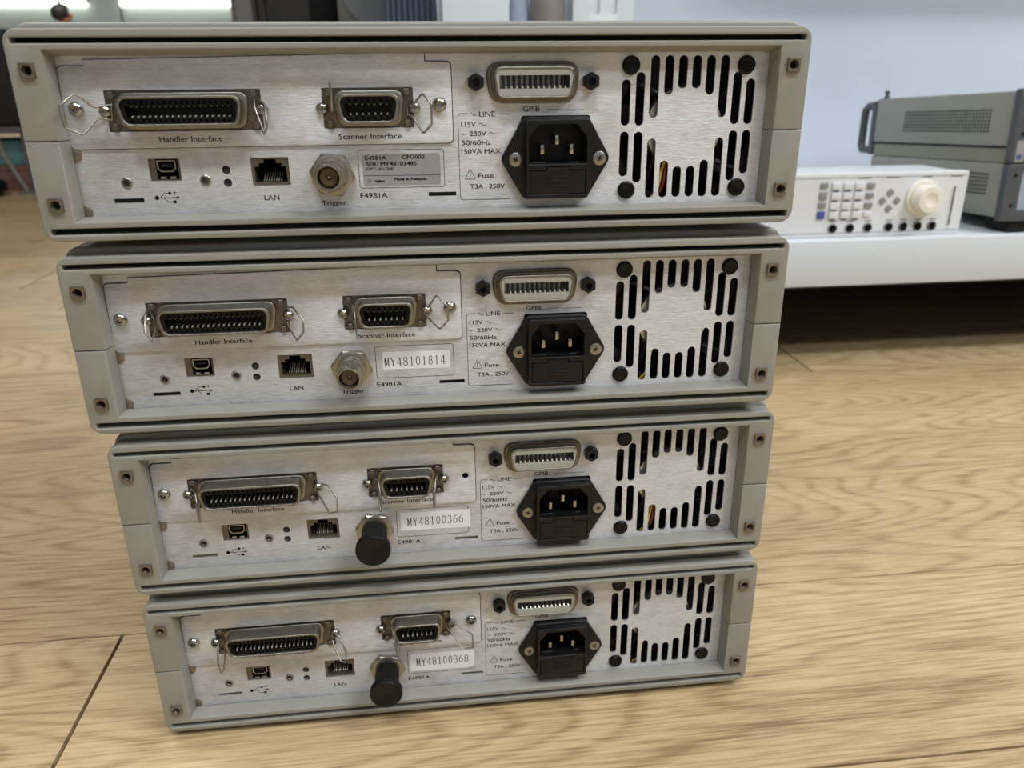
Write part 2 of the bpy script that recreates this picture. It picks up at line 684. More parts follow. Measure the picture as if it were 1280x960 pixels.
struct('floor', floor_mesh())
mb = MB(); mb.box(-8700, 5200, -3700, 12300, -60, -4)
struct('floor_underlay', mb.mesh('floor_underlay', M['gap']))
mb = MB(); mb.box(-50, 4200, 1290, 1390, 0, 2800, 2)
struct('wall_back', mb.mesh('wall_back', M['wall']))
mb = MB(); mb.box(-8500, 5000, 11700, 11800, 0, 2800)
struct('wall_far', mb.mesh('wall_far', M['wallfar']))
mb = MB(); mb.box(-8600, -8500, -3600, 11800, 0, 2800)
struct('wall_left', mb.mesh('wall_left', M['roomwall']))
mb = MB(); mb.box(4200, 4300, -3600, 1390, 0, 2800)
struct('wall_right', mb.mesh('wall_right', M['roomwall']))
mb = MB(); mb.box(-8600, 4300, -3700, -3600, 0, 2800)
struct('wall_front', mb.mesh('wall_front', M['roomwall']))
mb = MB(); mb.box(-8600, 5000, -3700, 11800, 2800, 2900)
struct('ceiling', mb.mesh('ceiling', M['ceil']))

# ------------------------------------------------------------------ the four instruments
ZF = 4.4            # underside of the plastic frame above the feet (mm)
PD = 9.25           # depth of the rear panel behind the frame face
PITCH = 99.215

NUTS = [(-173.3, 74.8), (173.3, 74.8), (-173.3, 17.0), (173.3, 17.0)]


def frame_upper():
    o = [(-181.4, 45.3), (-181.4, 80)]
    top = rrect(-181.4, 181.4, 40, 91.7, 6.0, 6)
    # right top arc then left top arc, walked clockwise
    tr = top[14:21]; tl = top[21:28]
    out = [(-181.4, 45.3)] + list(reversed(tl)) + list(reversed(tr)) + [(181.4, 45.3), (166.5, 45.3), (166.5, 83.1), (-166.5, 83.1), (-166.5, 45.3)]
    holes = [rrect(-178.5, 178.5, 85.7, 88.15, 0.3, 1)]
    for x, z in NUTS[:2]:
        holes.append(rrect(x - 2.6, x + 2.6, z - 2.6, z + 2.6, 0))

    def post(x, y, z):
        if y > 5 and abs(x) < 167 and z < 83.6:
            return (x * 0.9915, y, z - 2.1 * max(0, min(1, (z - 60) / 20)))
        return (x, y, z)
    mb = MB()
    mb.plate([out] + holes, 0, 9.0, 0.7, 2, post)
    return mb.mesh('rear_frame_upper', M['frame'], 40)


def frame_lower():
    bot = rrect(-181.4, 181.4, 0, 60, 6.5, 6)
    bl = bot[0:7]; br = bot[7:14]
    out = [(-181.4, 44.9)] + list(bl) + list(br) + [(181.4, 44.9), (166.5, 44.9), (166.5, 8.9), (-166.5, 8.9), (-166.5, 44.9)]
    holes = [rrect(-178.4, 178.4, 3.1, 6.0, 0.3, 1)]
    for x, z in NUTS[2:]:
        holes.append(rrect(x - 2.6, x + 2.6, z - 2.6, z + 2.6, 0))

    def post(x, y, z):
        if y > 5 and abs(x) < 167 and z > 8.3:
            return (x * 0.9915, y, z + 1.3 * max(0, min(1, (30 - z) / 20)))
        return (x, y, z)
    mb = MB()
    mb.plate([out] + holes, 0, 9.0, 0.7, 2, post)
    return mb.mesh('rear_frame_lower', M['frame'], 40)


def case_cover():
    mb = MB()
    outer = rrect(-180.7, 180.7, 0.7, 94.75, (5, 5, 7, 7), 6)
    inner = rrect(-166.6, 166.6, 8.0, 84.0, 0.5, 1)
    mb.plate([outer, inner], 9.2, 400, 1.6, 2)
    mb.plate([rrect(-170, 170, 6, 88, 2)], 392, 399)
    return mb.mesh('case_cover', M['cover'], 40)


FAN_X = [94.8, 101.8, 108.75, 115.7, 122.5, 129.4, 136.3, 143.3, 150.15, 156.95]
FAN_TOP = [(69.0, 47.7), (72.2, 47.6), (79.7, 51.1), (79.7, 61.7), (79.6, 64.5), (79.6, 64.5), (79.6, 61.5), (79.6, 51.0), (72.0, 47.6), (68.8, 47.6)]
FAN_BOT = [(45.0, 23.5), (44.9, 20.3), (41.6, 12.7), (30.9, 12.7), (28.1, 12.8), (28.1, 12.8), (30.9, 12.7), (41.5, 12.8), (44.8, 20.4), (44.9, 23.7)]


def rear_panel():
    holes = []
    for x, (a, b), (c, d) in zip(FAN_X, FAN_TOP, FAN_BOT):
        holes.append(slot(x, b, a, 4.35))
        holes.append(slot(x, d, c, 4.35))
    holes.append(rrect(-150.9, -137.2, 16.1, 18.2, 0.1, 1))
    holes.append(rrect(-2.4, 11.2, 16.0, 18.0, 0.1, 1))
    holes.append(rrect(-132.6, -118.4, 25.9, 36.2, 0.1, 1))
    holes.append(rrect(-85.9, -68.2, 22.8, 35.9, 0.1, 1))
    holes.append(rpoly([(-165.7, 40.65), (-165.1, 77.0), (-153.4, 77.0), (-153.4, 79.5), (-1.2, 81.7), (-1.2, 78.0), (10.9, 77.8), (10.9, 40.85)], [2.6, 2.6, 0.1, 0.1, 0.1, 0.1, 2.6, 2.6]))
    holes.append(rrect(43.5, 77.5, 26.0, 53, 1, 1))
    holes.append(circ(-97.5, 30.5, 1.95)); holes.append(circ(-97.5, 24.5, 1.95))
    holes.append(circ(-143.7, 25.4, 1.7)); holes.append(circ(-107.6, 25.9, 1.7))
    holes.append(circ(-48.0, 27.8, 7.0))
    mb = MB()
    mb.plate([rrect(-166.3, 166.3, 8.2, 83.8, 0)] + holes, PD, PD + 1.2)
    return mb.mesh('rear_panel', M['alu'])


def option_plate(hole):
    out = [(-164.4, 42.9), (-164.4, 76.6), (-153.0, 76.6), (-153.0, 79.1), (-1.6, 80.6), (-1.6, 77.6), (10.5, 77.6), (10.5, 41.2), (-164.4, 41.2)]
    out = [(-165.2, 41.0), (-164.6, 76.6), (-153.0, 76.6), (-153.0, 79.2), (-1.6, 81.4), (-1.6, 77.6), (10.5, 77.4), (10.5, 41.2)]
    out = rpoly(out, [2.6, 2.6, 0.1, 0.1, 0.1, 0.1, 2.6, 2.6])
    holes = [rrect(-146.6, -77.5, 48.4, 66.4, 0.2, 1), rrect(-49.8, -7.7, 48.5, 66.5, 0.2, 1)]
    if hole:
        holes.append(circ(4.8, 58.4, 1.8))
    mb = MB()
    mb.plate([out] + holes, PD - 1.0, PD + 0.2, 0.12, 1)
    return mb.mesh('option_plate', M['plate'])


def pan_screw(r=3.4, h=2.6):
    mb = MB()
    prof = [(r, 0), (r, -0.5), (r * 0.94, -h * 0.55), (r * 0.75, -h * 0.85), (r * 0.53, -h), (r * 0.47, -h + 0.05), (r * 0.42, -h + 1.9), (0, -h + 2.0)]
    mb.lathe(prof, 0, 0, 24)
    return mb.mesh('pan_screw', M['chrome'])


def dshape(xl, xr, zb, zt, taper, r):
    """trapezoid with rounded corners, narrower at the bottom"""
    return rpoly([(xl, zt), (xl + taper, zb), (xr - taper, zb), (xr, zt)], [r, r, r, r], 6)


def ribbon_shell(xl, xr):
    mb = MB()
    o = dshape(xl, xr, 50.6, 64.0, 2.6, 4.6)
    i = dshape(xl + 1.7, xr - 1.7, 52.0, 62.7, 2.4, 3.6)
    mb.plate([o, i], -0.2, 9.0, 0.55, 2)
    o2 = dshape(xl - 1.8, xr + 1.8, 49.3, 65.3, 2.6, 5)
    mb.plate([o2, i], 7.4, 9.2, 0.7, 2)
    return mb.mesh('metal_shell', M['shell'], 50)


def ribbon_flange(xa, xb):
    mb = MB()
    mb.plate([rrect(xa, xb, 47.6, 67.3, 0.3, 1)], 9.3, 11.5)
    # hinge ears at both ends
    for x in (xa + 3.6, xb - 3.6):
        for z in (50.4, 64.4):
            mb.box(x - 1.3, x + 1.3, 7.0, 9.5, z - 1.5, z + 1.5, 0.3, 1)
            mb.box(x - 2.2, x - 1.5, 7.6, 9.5, z - 0.5, z + 0.5)
            mb.box(x + 1.5, x + 2.2, 7.6, 9.5, z - 0.5, z + 0.5)
    return mb.mesh('connector_flange', M['darkmetal'])


def ribbon_insert(xl, xr, n):
    mb = MB()
    o = dshape(xl + 1.75, xr - 1.75, 52.05, 62.65, 2.4, 3.6)
    a, b = xl + 5.0, xr - 5.0
    hole = [(a - 0.8, 59.6), (a, 54.6), (b, 54.6), (b + 0.8, 59.6)]
    holes = [hole]
    step = (b - a - 3.4) / (n - 1)
    for i in range(n):
        x = a + 1.7 + i * step
        holes.append(rrect(x - 0.42, x + 0.42, 52.7, 53.9, 0))
        holes.append(rrect(x - 0.42, x + 0.42, 60.3, 61.6, 0))
    mb.plate([o] + holes, 1.3, 8.5)
    mb.plate([rrect(xl + 2, xr - 2, 52, 62.6, 2)], 8.4, 9.4)
    return mb.mesh('socket_insert', M['insert'])


def contact_row(xl, xr, n, up):
    mb = MB()
    a, b = xl + 5.0, xr - 5.0
    step = (b - a - 3.4) / (n - 1)
    for i in range(n):
        x = a + 1.7 + i * step
        if up:
            mb.box(x - 0.45, x + 0.45, 2.4, 8.5, 59.0, 59.75, 0.15, 1)
        else:
            mb.tube([(x, 8.4, 54.75), (x, 3.2, 55.15), (x, 2.0, 54.5)], 0.48, res=1)
    return mb.mesh('contact_row', M['brass'] if up else M['gold'])


def make_wire(pts):
    mb = MB()
    mb.tube(pts, 0.52, cyclic=True, res=2)
    return mb.mesh('wire_bail', M['steel'], 60)


WIRES = [
    [[(-143.6, 7.0, 60.4), (-149.9, 5.0, 59.3), (-151.5, 4.0, 60.3), (-155.2, 1.5, 64.6), (-156.6, 0.8, 65.1), (-161.9, -2.6, 60.4), (-162.3, -3.0, 59.5), (-161.5, -3.0, 51.7), (-161, -2.8, 50.9), (-156.6, 0.5, 48.1), (-155.2, 1.1, 48.2), (-149.9, 5.0, 54.3), (-148.6, 5.5, 54.6), (-144.4, 7.0, 53.6)],
     [(-80.3, 8.0, 62.8), (-80.6, 7.0, 58.6), (-78.7, 4.0, 54.1), (-75.8, -2.0, 47.1), (-74.1, -3.0, 49.8), (-74.5, 0.0, 55.5), (-75.5, 5.0, 59.9)],
     [(-45.7, 8.0, 62.7), (-44.4, -2.6, 68.6), (-44.1, -4.0, 68), (-44.1, -4.0, 61.9), (-44.3, -3.0, 57.0), (-46.4, 8.0, 54.7)],
     [(-10.3, 8.0, 58.8), (-7.9, 5.2, 59.0), (-7.0, 4.6, 59.5), (-3.6, 1.3, 63.3), (-2.8, 0.8, 63.3), (0.5, -2.8, 59.4), (0.75, -3.0, 58.7), (0.6, -3.0, 50.8), (0.3, -2.7, 50), (-3.1, 0.8, 46.5), (-3.9, 1.2, 46.5), (-7.5, 5.0, 52.3), (-8.5, 6, 53.6), (-10.6, 8.0, 54.0)]],
    [[(-145.3, 8.0, 64.3), (-145.6, 3.0, 61.8), (-145.0, -3.0, 54.6), (-142.2, -4.0, 49.9), (-139.8, -3.0, 55.7), (-143.4, 8.0, 57.7)],
     [(-77.9, 8.0, 61.7), (-74.1, 4.0, 62.6), (-69.0, -1.0, 57.4), (-69.0, -3.0, 51.4), (-72.6, -3.0, 47.4), (-77.4, 4.0, 52.9), (-78.6, 8.0, 55.1)],
     [(-45.4, 8.0, 62.8), (-43.8, 0.0, 62.3), (-43.1, -3.0, 56.6), (-42.8, -4.0, 47.5), (-43.6, -3.0, 55.3), (-45.3, 8.0, 56.2)],
     [(-8.7, 8.0, 58.1), (-6.7, 6.0, 59.2), (-2.4, 2.3, 66.3), (-1.5, 1.6, 66.4), (3.4, -2.0, 61.7), (3.4, -2.0, 54.5), (-0.6, 1.6, 49.2), (-1.6, 2.3, 49.2), (-6.7, 6.0, 53.9), (-8.9, 8.0, 54.1)]],
    [[(-144.9, 8.0, 61.6), (-141.2, 2.0, 60.8), (-140.2, -2.0, 53.7), (-140.0, -4.0, 46.4), (-138.9, -4.0, 46.4), (-139.1, -2.0, 56.8), (-144.8, 8.0, 57.7)],
     [(-76.2, 8.0, 59.0), (-71.7, 5.0, 59.5), (-66.3, 0.0, 54.0), (-66.4, -3.0, 46.8), (-70.8, -3.0, 46.2), (-75.7, 4.0, 52.5), (-78.1, 8.0, 52.9)],
     [(-46.0, 8.0, 61.5), (-43.5, 2.0, 61.2), (-42.6, -2.0, 54.0), (-42.4, -4.0, 46.1), (-43.3, -4.0, 46.1), (-43.5, -2.0, 55.4), (-45.7, 8.0, 57.5)],
     [(-10.5, 8.0, 61.1), (-12.1, 2.0, 60.3), (-12.9, -2.0, 53.2), (-13.0, -4.0, 46.0), (-13.9, -4.0, 46.0), (-13.6, -2.0, 54.5), (-11.3, 8.0, 57.1)]],
    [[(-144.1, 8.0, 59.6), (-144.1, 2.0, 58.9), (-144.1, -3.0, 51.2), (-142.8, -5.0, 45.3), (-140.9, -5.0, 47.0), (-139.5, -3.0, 54.7), (-142.1, 8.0, 56.2)],
     [(-79.0, 8.0, 57.7), (-74.5, 5.0, 56.4), (-70.8, 0.0, 48.1), (-71.5, -3.0, 43.4), (-74.3, -3.0, 45.3), (-78.2, 4.0, 51.2), (-79.6, 8.0, 53.6)],
     [(-44.9, 8.0, 59.3), (-42.9, 4.0, 58.6), (-41.2, -2.0, 51.3), (-40.6, -4.0, 45.2), (-39.0, -4.0, 46.7), (-39.6, -2.0, 55.9), (-43.1, 8.0, 56.7)],
     [(-10.5, 8.0, 58.3), (-6.6, 5.0, 60.2), (4.8, 1.0, 53.3), (4.9, -2.0, 46.1), (-1.5, -1.0, 44.7), (-8.3, 5.0, 53.9), (-10.3, 8.0, 54.1)]],
]


def bus_base():
    mb = MB()
    i = dshape(30.6, 69.0, 61.8, 74.2, 2.2, 4)
    o = dshape(25.9, 72.6, 58.8, 77.3, 3.0, 7.5)
    mb.plate([o, i], 7.6, PD, 0.5, 1)
    o2 = dshape(27.8, 71.0, 59.9, 76.2, 3.0, 6.5)
    mb.plate([o2, i], 6.6, 8.0, 0.5, 1)
    return mb.mesh('connector_flange', M['darkmetal'], 50)


def bus_shell():
    mb = MB()
    o = dshape(29.4, 69.9, 60.9, 75.0, 2.4, 4.8)
    i = dshape(30.5, 68.8, 62.0, 74.0, 2.3, 3.8)
    mb.plate([o, i], 3.6, 8, 0.5, 2)
    return mb.mesh('metal_shell', M['shell'], 50)


def bus_insert():
    mb = MB()
    o = dshape(30.55, 68.75, 62.05, 73.95, 2.3, 3.7)
    mb.plate([o, rrect(32.9, 66.4, 65.3, 71.2, 0.2, 1)], 4.1, 9)
    mb.plate([rrect(31, 68, 63, 73, 1)], 10.5, 11.5)
    return mb.mesh('cream_insert', M['cream'])


def bus_ribs():
    mb = MB()
    for i in range(12):
        x = 35.0 + i * 2.57
        mb.box(x - 0.5, x + 0.5, 6.0, 10.5, 65.3, 71.2)
    mb.box(64.3, 66.4, 6.6, 10.5, 65.3, 71.2)
    return mb.mesh('contact_ribs', M['rack'])


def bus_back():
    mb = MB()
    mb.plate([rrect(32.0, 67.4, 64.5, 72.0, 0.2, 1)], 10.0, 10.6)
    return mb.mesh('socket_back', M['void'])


def bus_contacts():
    mb = MB()
    for i in range(12):
        x = 36.2 + i * 2.57
        mb.tube([(x, 9, 65.9), (x, 6.2, 66.2), (x, 5.2, 65.5)], 0.55, res=1)
    return mb.mesh('contact_row', M['gold'])


def hex_standoff():
    mb = MB()
    mb.lathe([(4.15, PD), (4.15, 4.6), (3.7, 3.9), (1.9, 3.9), (1.9, 7.5), (0, 7.5)], 0, 0, 6, rot=PI / 6)
    return mb.mesh('hex_standoff', M['black'], 20)


def inlet_housing():
    mb = MB()
    fl = rpoly([(33.2, 33.0), (44.5, 52.6), (76.2, 52.6), (87.4, 33.0), (76.2, 13.9), (44.5, 13.9)], [4.5, 3.4, 3.4, 4.5, 3.4, 3.4], 5)
    well = rpoly([(46.6, 31.0), (46.6, 43.2), (51.4, 49.2), (69.9, 49.2), (74.7, 43.2), (74.7, 31.0)], [1.2, 0.8, 0.8, 0.8, 0.8, 1.2])
    drw = [(46.8, 16.5), (46.8, 28.0), (55.0, 28.0), (55.0, 29.7), (66.6, 29.7), (66.6, 28.0), (74.6, 28.0), (74.6, 16.5)]
    mb.plate([fl, well], 5.9, PD, 0.9, 3)
    mb.plate([rrect(45.0, 76.0, 14.6, 51.6, 1.4, 3), well, drw], 1.4, 6.4, 0.5, 2)
    mb.plate([rpoly([(46.3, 30.5), (46.3, 44), (51, 49.6), (70, 49.6), (75, 44), (75, 30.5)], 0.5),
              rpoly([(46.7, 31.2), (46.7, 43.2), (51.4, 49.1), (69.9, 49.1), (74.6, 43.2), (74.6, 31.2)], 0.5)], 6, 19)
    mb.plate([rrect(45, 76, 29, 51, 1)], 18.5, 19.5)
    # stepped lip at the foot of the well
    mb.box(47.2, 55.6, 5.5, 18, 30.6, 31.6, 0.3, 1)
    mb.box(66.2, 74.2, 5.5, 18, 30.6, 31.6, 0.3, 1)
    return mb.mesh('inlet_housing', M['black'], 40)


def fuse_drawer():
    mb = MB()
    drw = [(47.1, 16.8), (47.1, 27.7), (55.3, 27.7), (55.3, 29.5), (66.3, 29.5), (66.3, 27.7), (74.3, 27.7), (74.3, 16.8)]
    mb.plate([drw], 1.8, 6.5, 0.25, 1)
    for i, z in enumerate((25.0, 22.9, 20.8)):
        w = 5.6 - 0.5 * (i % 2 == 0)
        mb.box(60.7 - w, 60.7 + w, 1.45, 2.2, z - 0.22, z + 0.22, 0.1, 1)
    return mb.mesh('fuse_drawer', M['black'], 40)


def blade(x, z):
    mb = MB()
    mb.box(x - 1.0, x + 1.0, 4.0, 18.5, z - 2.3, z + 2.3, 0.5, 2)
    return mb.mesh('blade_pin', M['chrome'])


def inlet_screw():
    mb = MB()
    mb.lathe([(3.3, 0.3), (3.3, -0.05), (2.9, -0.3), (1.35, -0.3), (1.2, 0.7), (0, 0.8)], 0, 0, 24)
    for i in range(4):
        a = i * PI / 2 + 0.4
        mb.box(-0.35 + 1.0 * math.cos(a), 0.35 + 1.0 * math.cos(a), -0.32, 0.5, -0.35 + math.sin(a), 0.35 + math.sin(a))
    return mb.mesh('inlet_screw', M['steel'])


def bnc_nut():
    mb = MB()
    mb.lathe([(0, PD), (10.9, PD), (10.9, 6.6), (10.2, 5.9), (8.2, 5.9), (8.2, 5.2), (0, 5.2)], -48.0, 27.6, 6, rot=math.radians(172))
    mb.lathe([(9.6, PD), (9.6, 5.8), (8.9, 5.5), (7.4, 5.5)], -48.0, 27.6, 32)
    return mb.mesh('hex_nut', M['bnc'], 25)


def bnc_barrel():
    mb = MB()
    mb.lathe([(7.3, 6.5), (7.3, 0.2), (6.9, -0.4), (6.1, -0.4), (6.1, -9.8), (5.7, -10.4), (5.2, -10.4), (5.0, -9.8), (5.0, 2), (0, 2)], -48.0, 27.8, 36)
    for s in (-1, 1):   # bayonet lugs
        mb.lathe([(1.1, 0), (1.1, 1.3), (0, 1.3)], -48.0, 27.8 + (6.0 if s > 0 else -7.3), 10, axis='z', cy=-5.5)
    return mb.mesh('barrel', M['bnc'], 40)


def bnc_ins():
    mb = MB()
    mb.lathe([(4.4, 3), (4.4, -6.5), (3.9, -7.0), (1.3, -7.0), (1.3, -2), (0, -2)], -48.0, 27.8, 28)
    return mb.mesh('insulator', M['insul'], 40)


def bnc_pin():
    mb = MB()
    mb.lathe([(0.95, 0), (0.95, -6.2), (0.5, -6.6), (0.45, -4), (0, -4)], -48.0, 27.8, 12)
    return mb.mesh('centre_pin', M['gold'], 40)


def dust_cap():
    mb = MB()
    mb.lathe([(0, 4.5), (6.9, 4.5), (7.1, 3.8), (6.9, -8.5), (7.3, -10.4), (9.0, -11.0), (9.6, -11.6), (9.6, -14.8), (9.1, -15.6), (3.0, -15.7), (2.6, -15.4), (0, -15.4)], -48.0, 27.8, 36)
    for i in range(16):
        a = 2 * PI * i / 16
        mb.tube([(-48.0 + 6.95 * math.cos(a), 3.5, 27.8 + 6.95 * math.sin(a)), (-48.0 + 6.95 * math.cos(a), -8.0, 27.8 + 6.95 * math.sin(a))], 0.35, res=1)
    return mb.mesh('dust_cap', M['rubber'], 40)


def usb_recess():
    mb = MB()
    mb.plate([rrect(-133.0, -118.0, 25.4, 36.7, 0.1, 1), rrect(-129.6, -119.6, 26.6, 35.9, 0.1, 1)], PD + 1.0, PD + 2.2)
    return mb.mesh('recess_plate', M['darkmetal'])


def usb_shell():
    mb = MB()
    o = [(-129.0, 35.4), (-129.0, 31.6), (-127.4, 30.0), (-122.0, 30.0), (-120.4, 31.6), (-120.4, 35.4)]
    i = [(-128.4, 34.9), (-128.4, 31.9), (-127.1, 30.6), (-122.3, 30.6), (-121.0, 31.9), (-121.0, 34.9)]
    mb.plate([o, i], PD + 0.4, PD + 7)
    mb.box(-128.2, -125.6, PD + 0.6, PD + 2.5, 26.8, 27.9, 0.1, 1)
    mb.box(-123.9, -121.2, PD + 0.6, PD + 2.5, 26.8, 27.9, 0.1, 1)
    return mb.mesh('usb_shell', M['steel'])


def usb_tongue():
    mb = MB()
    mb.box(-127.2, -122.2, PD + 0.9, PD + 6, 32.3, 33.8, 0.1, 1)
    for i in range(5):
        x = -126.5 + i * 0.9
        mb.box(x - 0.2, x + 0.2, PD + 0.8, PD + 2, 32.2, 32.6)
    return mb.mesh('usb_tongue', M['black'])


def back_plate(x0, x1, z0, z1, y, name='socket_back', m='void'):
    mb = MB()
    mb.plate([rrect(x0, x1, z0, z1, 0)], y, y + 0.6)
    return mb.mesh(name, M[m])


def lan_shell():
    mb = MB()
    hole = [(-84.6, 24.3), (-84.6, 31.6), (-82.4, 31.6), (-82.4, 33.2), (-80.0, 33.2), (-80.0, 35.0), (-74.2, 35.0), (-74.2, 33.2), (-71.8, 33.2), (-71.8, 31.6), (-69.6, 31.6), (-69.6, 24.3)]
    mb.plate([rrect(-86.4, -67.7, 22.3, 36.4, 0), hole], PD + 0.9, PD + 1.5)
    mb.plate([[(x * 1.0, z) for x, z in rrect(-85.9, -68.2, 22.8, 35.9, 0)], rrect(-84.6, -69.6, 24.2, 35.1, 0)], PD + 1.5, PD + 13)
    return mb.mesh('metal_shell', M['darkmetal'])


def lan_pins():
    mb = MB()
    for i in range(8):
        x = -81.2 + i * 1.17
        mb.tube([(x, PD + 3.5, 24.7), (x + 0.1, PD + 9.5, 28.2)], 0.26, res=1)
    return mb.mesh('contact_row', M['gold'])


def threaded_hole():
    mb = MB()
    mb.lathe([(2.55, 0.3), (2.55, -0.35), (2.2, -0.6), (1.65, -0.6), (1.5, 0.2), (1.35, 0.4), (1.5, 0.7), (1.35, 1.0), (1.5, 1.3), (1.35, 4.5), (0, 4.5)], 0, 0, 24)
    return mb.mesh('threaded_insert', M['steel'])


def led_lens():
    mb = MB()
    mb.lathe([(1.9, 2.0), (1.9, 0.9), (1.5, 0.3), (0.8, 0.0), (0, -0.05)], 0, 0, 18)
    return mb.mesh('indicator_lamp', M['led'], 60)


def square_nut():
    mb = MB()
    mb.plate([rrect(-3.1, 3.1, -3.1, 3.1, 0.35, 2), circ(0, 0, 2.15, 24)], -1.5, 3.0, 0.25, 1)
    prof = [(2.3, -1.1), (1.95, -0.3), (2.05, 0.1), (1.8, 0.5), (2.0, 0.9), (1.8, 1.3), (2.0, 1.7), (1.8, 2.1), (2.0, 2.5), (1.8, 7.0), (0, 7.0)]
    mb.lathe(prof, 0, 0, 24)
    return mb.mesh('square_nut', M['nut'], 35)


def rivet():
    mb = MB()
    mb.lathe([(4.4, 0), (4.4, -0.7), (4.1, -1.3), (3.5, -1.65), (2.9, -1.55), (2.6, -1.5), (0, -1.6)], 0, 0, 28)
    return mb.mesh('push_rivet', M['glossblack'], 50)


def fan_frame():
    mb = MB()
    mb.plate([rrect(90, 161.5, 10.5, 82, 3), circ(125.9, 46.2, 34.5, 48)], 13.0, 38)
    mb.plate([rrect(90, 161.5, 10.5, 82, 3)], 38, 39)
    for a in (0.5, 2.2, 3.9, 5.4):
        mb.tube([(125.9 + 18 * math.cos(a), 15.5, 46.2 + 18 * math.sin(a)), (125.9 + 35 * math.cos(a + 0.25), 15.5, 46.2 + 35 * math.sin(a + 0.25))], 1.4, res=1)
    mb.lathe([(20.6, 18), (20.6, 13.8), (20, 13.4), (0, 13.4)], 125.9, 46.2, 40)
    return mb.mesh('fan_frame', M['insert'], 40)


def fan_label():
    mb = MB()
    mb.lathe([(19.3, 13.5), (19.3, 13.2), (0, 13.2)], 125.9, 46.2, 40)
    return mb.mesh('hub_label', M['foil'], 40)


def fan_rotor():
    b = bmesh.new()
    for k in range(7):
        a0 = 2 * PI * k / 7
        grid = []
        for i in range(5):
            t = i / 4
            row = []
            for j in range(4):
                r = 18 + 15.5 * j / 3
                a = a0 + 0.75 * t + 0.1 * j / 3
                row.append(b.verts.new((125.9 + r * math.cos(a), 20 + 14 * t, 46.2 + r * math.sin(a))))
            grid.append(row)
        for i in range(4):
            for j in range(3):
                b.faces.new((grid[i][j], grid[i][j + 1], grid[i + 1][j + 1], grid[i + 1][j]))
    bmesh.ops.solidify(b, geom=b.faces[:], thickness=1.0)
    me = bpy.data.meshes.new('t')
    b.to_mesh(me)
    b.free()
    mb = MB(); mb.add_mesh(me)
    mb.lathe([(0, 36), (19, 36), (19, 19), (0, 19)], 125.9, 46.2, 32)
    return mb.mesh('fan_rotor', M['black'], 40)


def lead(dx, m, bend):
    mb = MB()
    mb.tube([(108 + dx, 14.5, 9.5), (114.0 + dx, 12.3, 13.5), (114.8 + dx + bend, 11.9, 20), (116.6 + dx, 12.2, 28), (119 + dx, 13.0, 33)], 0.75, nurbs=True, res=2)
    return mb.mesh('fan_lead', M[m], 60)


def clip_tab(z):
    mb = MB()
    mb.lathe([(3.2, PD + 0.1), (3.2, PD - 0.5), (2.8, PD - 0.8), (0, PD - 0.8)], -164.6, z, 24)
    return mb.mesh('panel_clip', M['nut'], 40)


def foot():
    mb = MB()
    mb.lathe([(0, 1.0), (10, 1.0), (10, 0), (8.6, -4.4), (0, -4.4)], 0, 0, 24, axis='z')
    return mb.mesh('rubber_foot', M['rubber'], 40)


def print_texts(kind):
    y = PD - 0.04
    yp = PD - 1.03
    T = {
        'handler': lambda m: lettering(m, 'Handler Interface', -125.4, -97.1, 43.7, 2.4, yp),
        'scanner': lambda m: lettering(m, 'Scanner Interface', -43.4, -14.0, 43.6, 2.4, yp),
        'lan': lambda m: lettering(m, 'LAN', -81.3, -74.3, 16.0, 2.4, y),
        'trigger': lambda m: lettering(m, 'Trigger', -54.4, -42.5, 12.9, 2.2, y),
        'model': lambda m: lettering(m, 'E4981A', -35.6, -22.5, 15.9, 2.4, y),
        'bus': lambda m: lettering(m, 'GPIB', 44.6, 52.6, 55.0, 2.4, y),
        'v115': lambda m: lettering(m, '115V', 14.6, 21.6, 48.4, 2.1, y),
        'v230': lambda m: lettering(m, '230V', 18.6, 26.6, 44.1, 2.1, y),
        'hz': lambda m: lettering(m, '50/60Hz', 14.6, 28.9, 39.9, 2.2, y),
        'va': lambda m: lettering(m, '150VA MAX', 14.4, 33.6, 35.8, 2.2, y),
        'fuse': lambda m: lettering(m, 'Fuse', 22.4, 29.8, 24.3, 2.2, y),
        't3a': lambda m: lettering(m, 'T3A , 250V', 18.1, 35.3, 19.1, 2.2, y),
        'line': lambda m: lettering(m, 'LINE', 23.4, 30.9, 52.9, 2.3, y),
    }
    mb = MB()
    T[kind](mb)

    def tilde(x, z, w):
        stroke2d(mb, [(x + w * t / 10, z + 0.55 * math.sin(2 * PI * t / 10)) for t in range(11)], 0.3, y)
    if kind == 'v115':
        tilde(23.2, 49.3, 3.2)
    if kind == 'v230':
        tilde(28.0, 45.2, 3.2)
        stroke2d(mb, [(14.7, 44.9), (16.4, 44.9)], 0.3, y)
    if kind == 'line':
        tilde(18.9, 54.0, 3.0)
        stroke2d(mb, [(32.2, 54.0), (38.1, 53.9)], 0.3, y)
    return mb.mesh('printed_text', M['ink'])


def printed_lines():
    y = PD - 0.035
    mb = MB()
    arc = [(14.6 - 1.4 * math.sin(a), 53.0 + 1.4 * math.cos(a)) for a in [i * PI / 12 for i in range(7)]]
    pts = [(17.8, 54.4)] + arc + [(13.2, 15.4)] + [(14.6 - 1.4 * math.cos(a), 15.3 - 1.4 * math.sin(a)) for a in [i * PI / 12 for i in range(7)]] + [(37.6, 13.85)]
    stroke2d(mb, pts, 0.28, y)
    stroke2d(mb, rrect(-35.4, 5.7, 20.6, 38.4, 1.2, 4), 0.28, y, True)
    # scuffed dash beside the bus socket
    stroke2d(mb, [(56.0, 55.7), (60, 55.85), (66, 55.5), (74.5, 55.4)], 0.22, y)
    return mb.mesh('printed_lines', M['ink'])


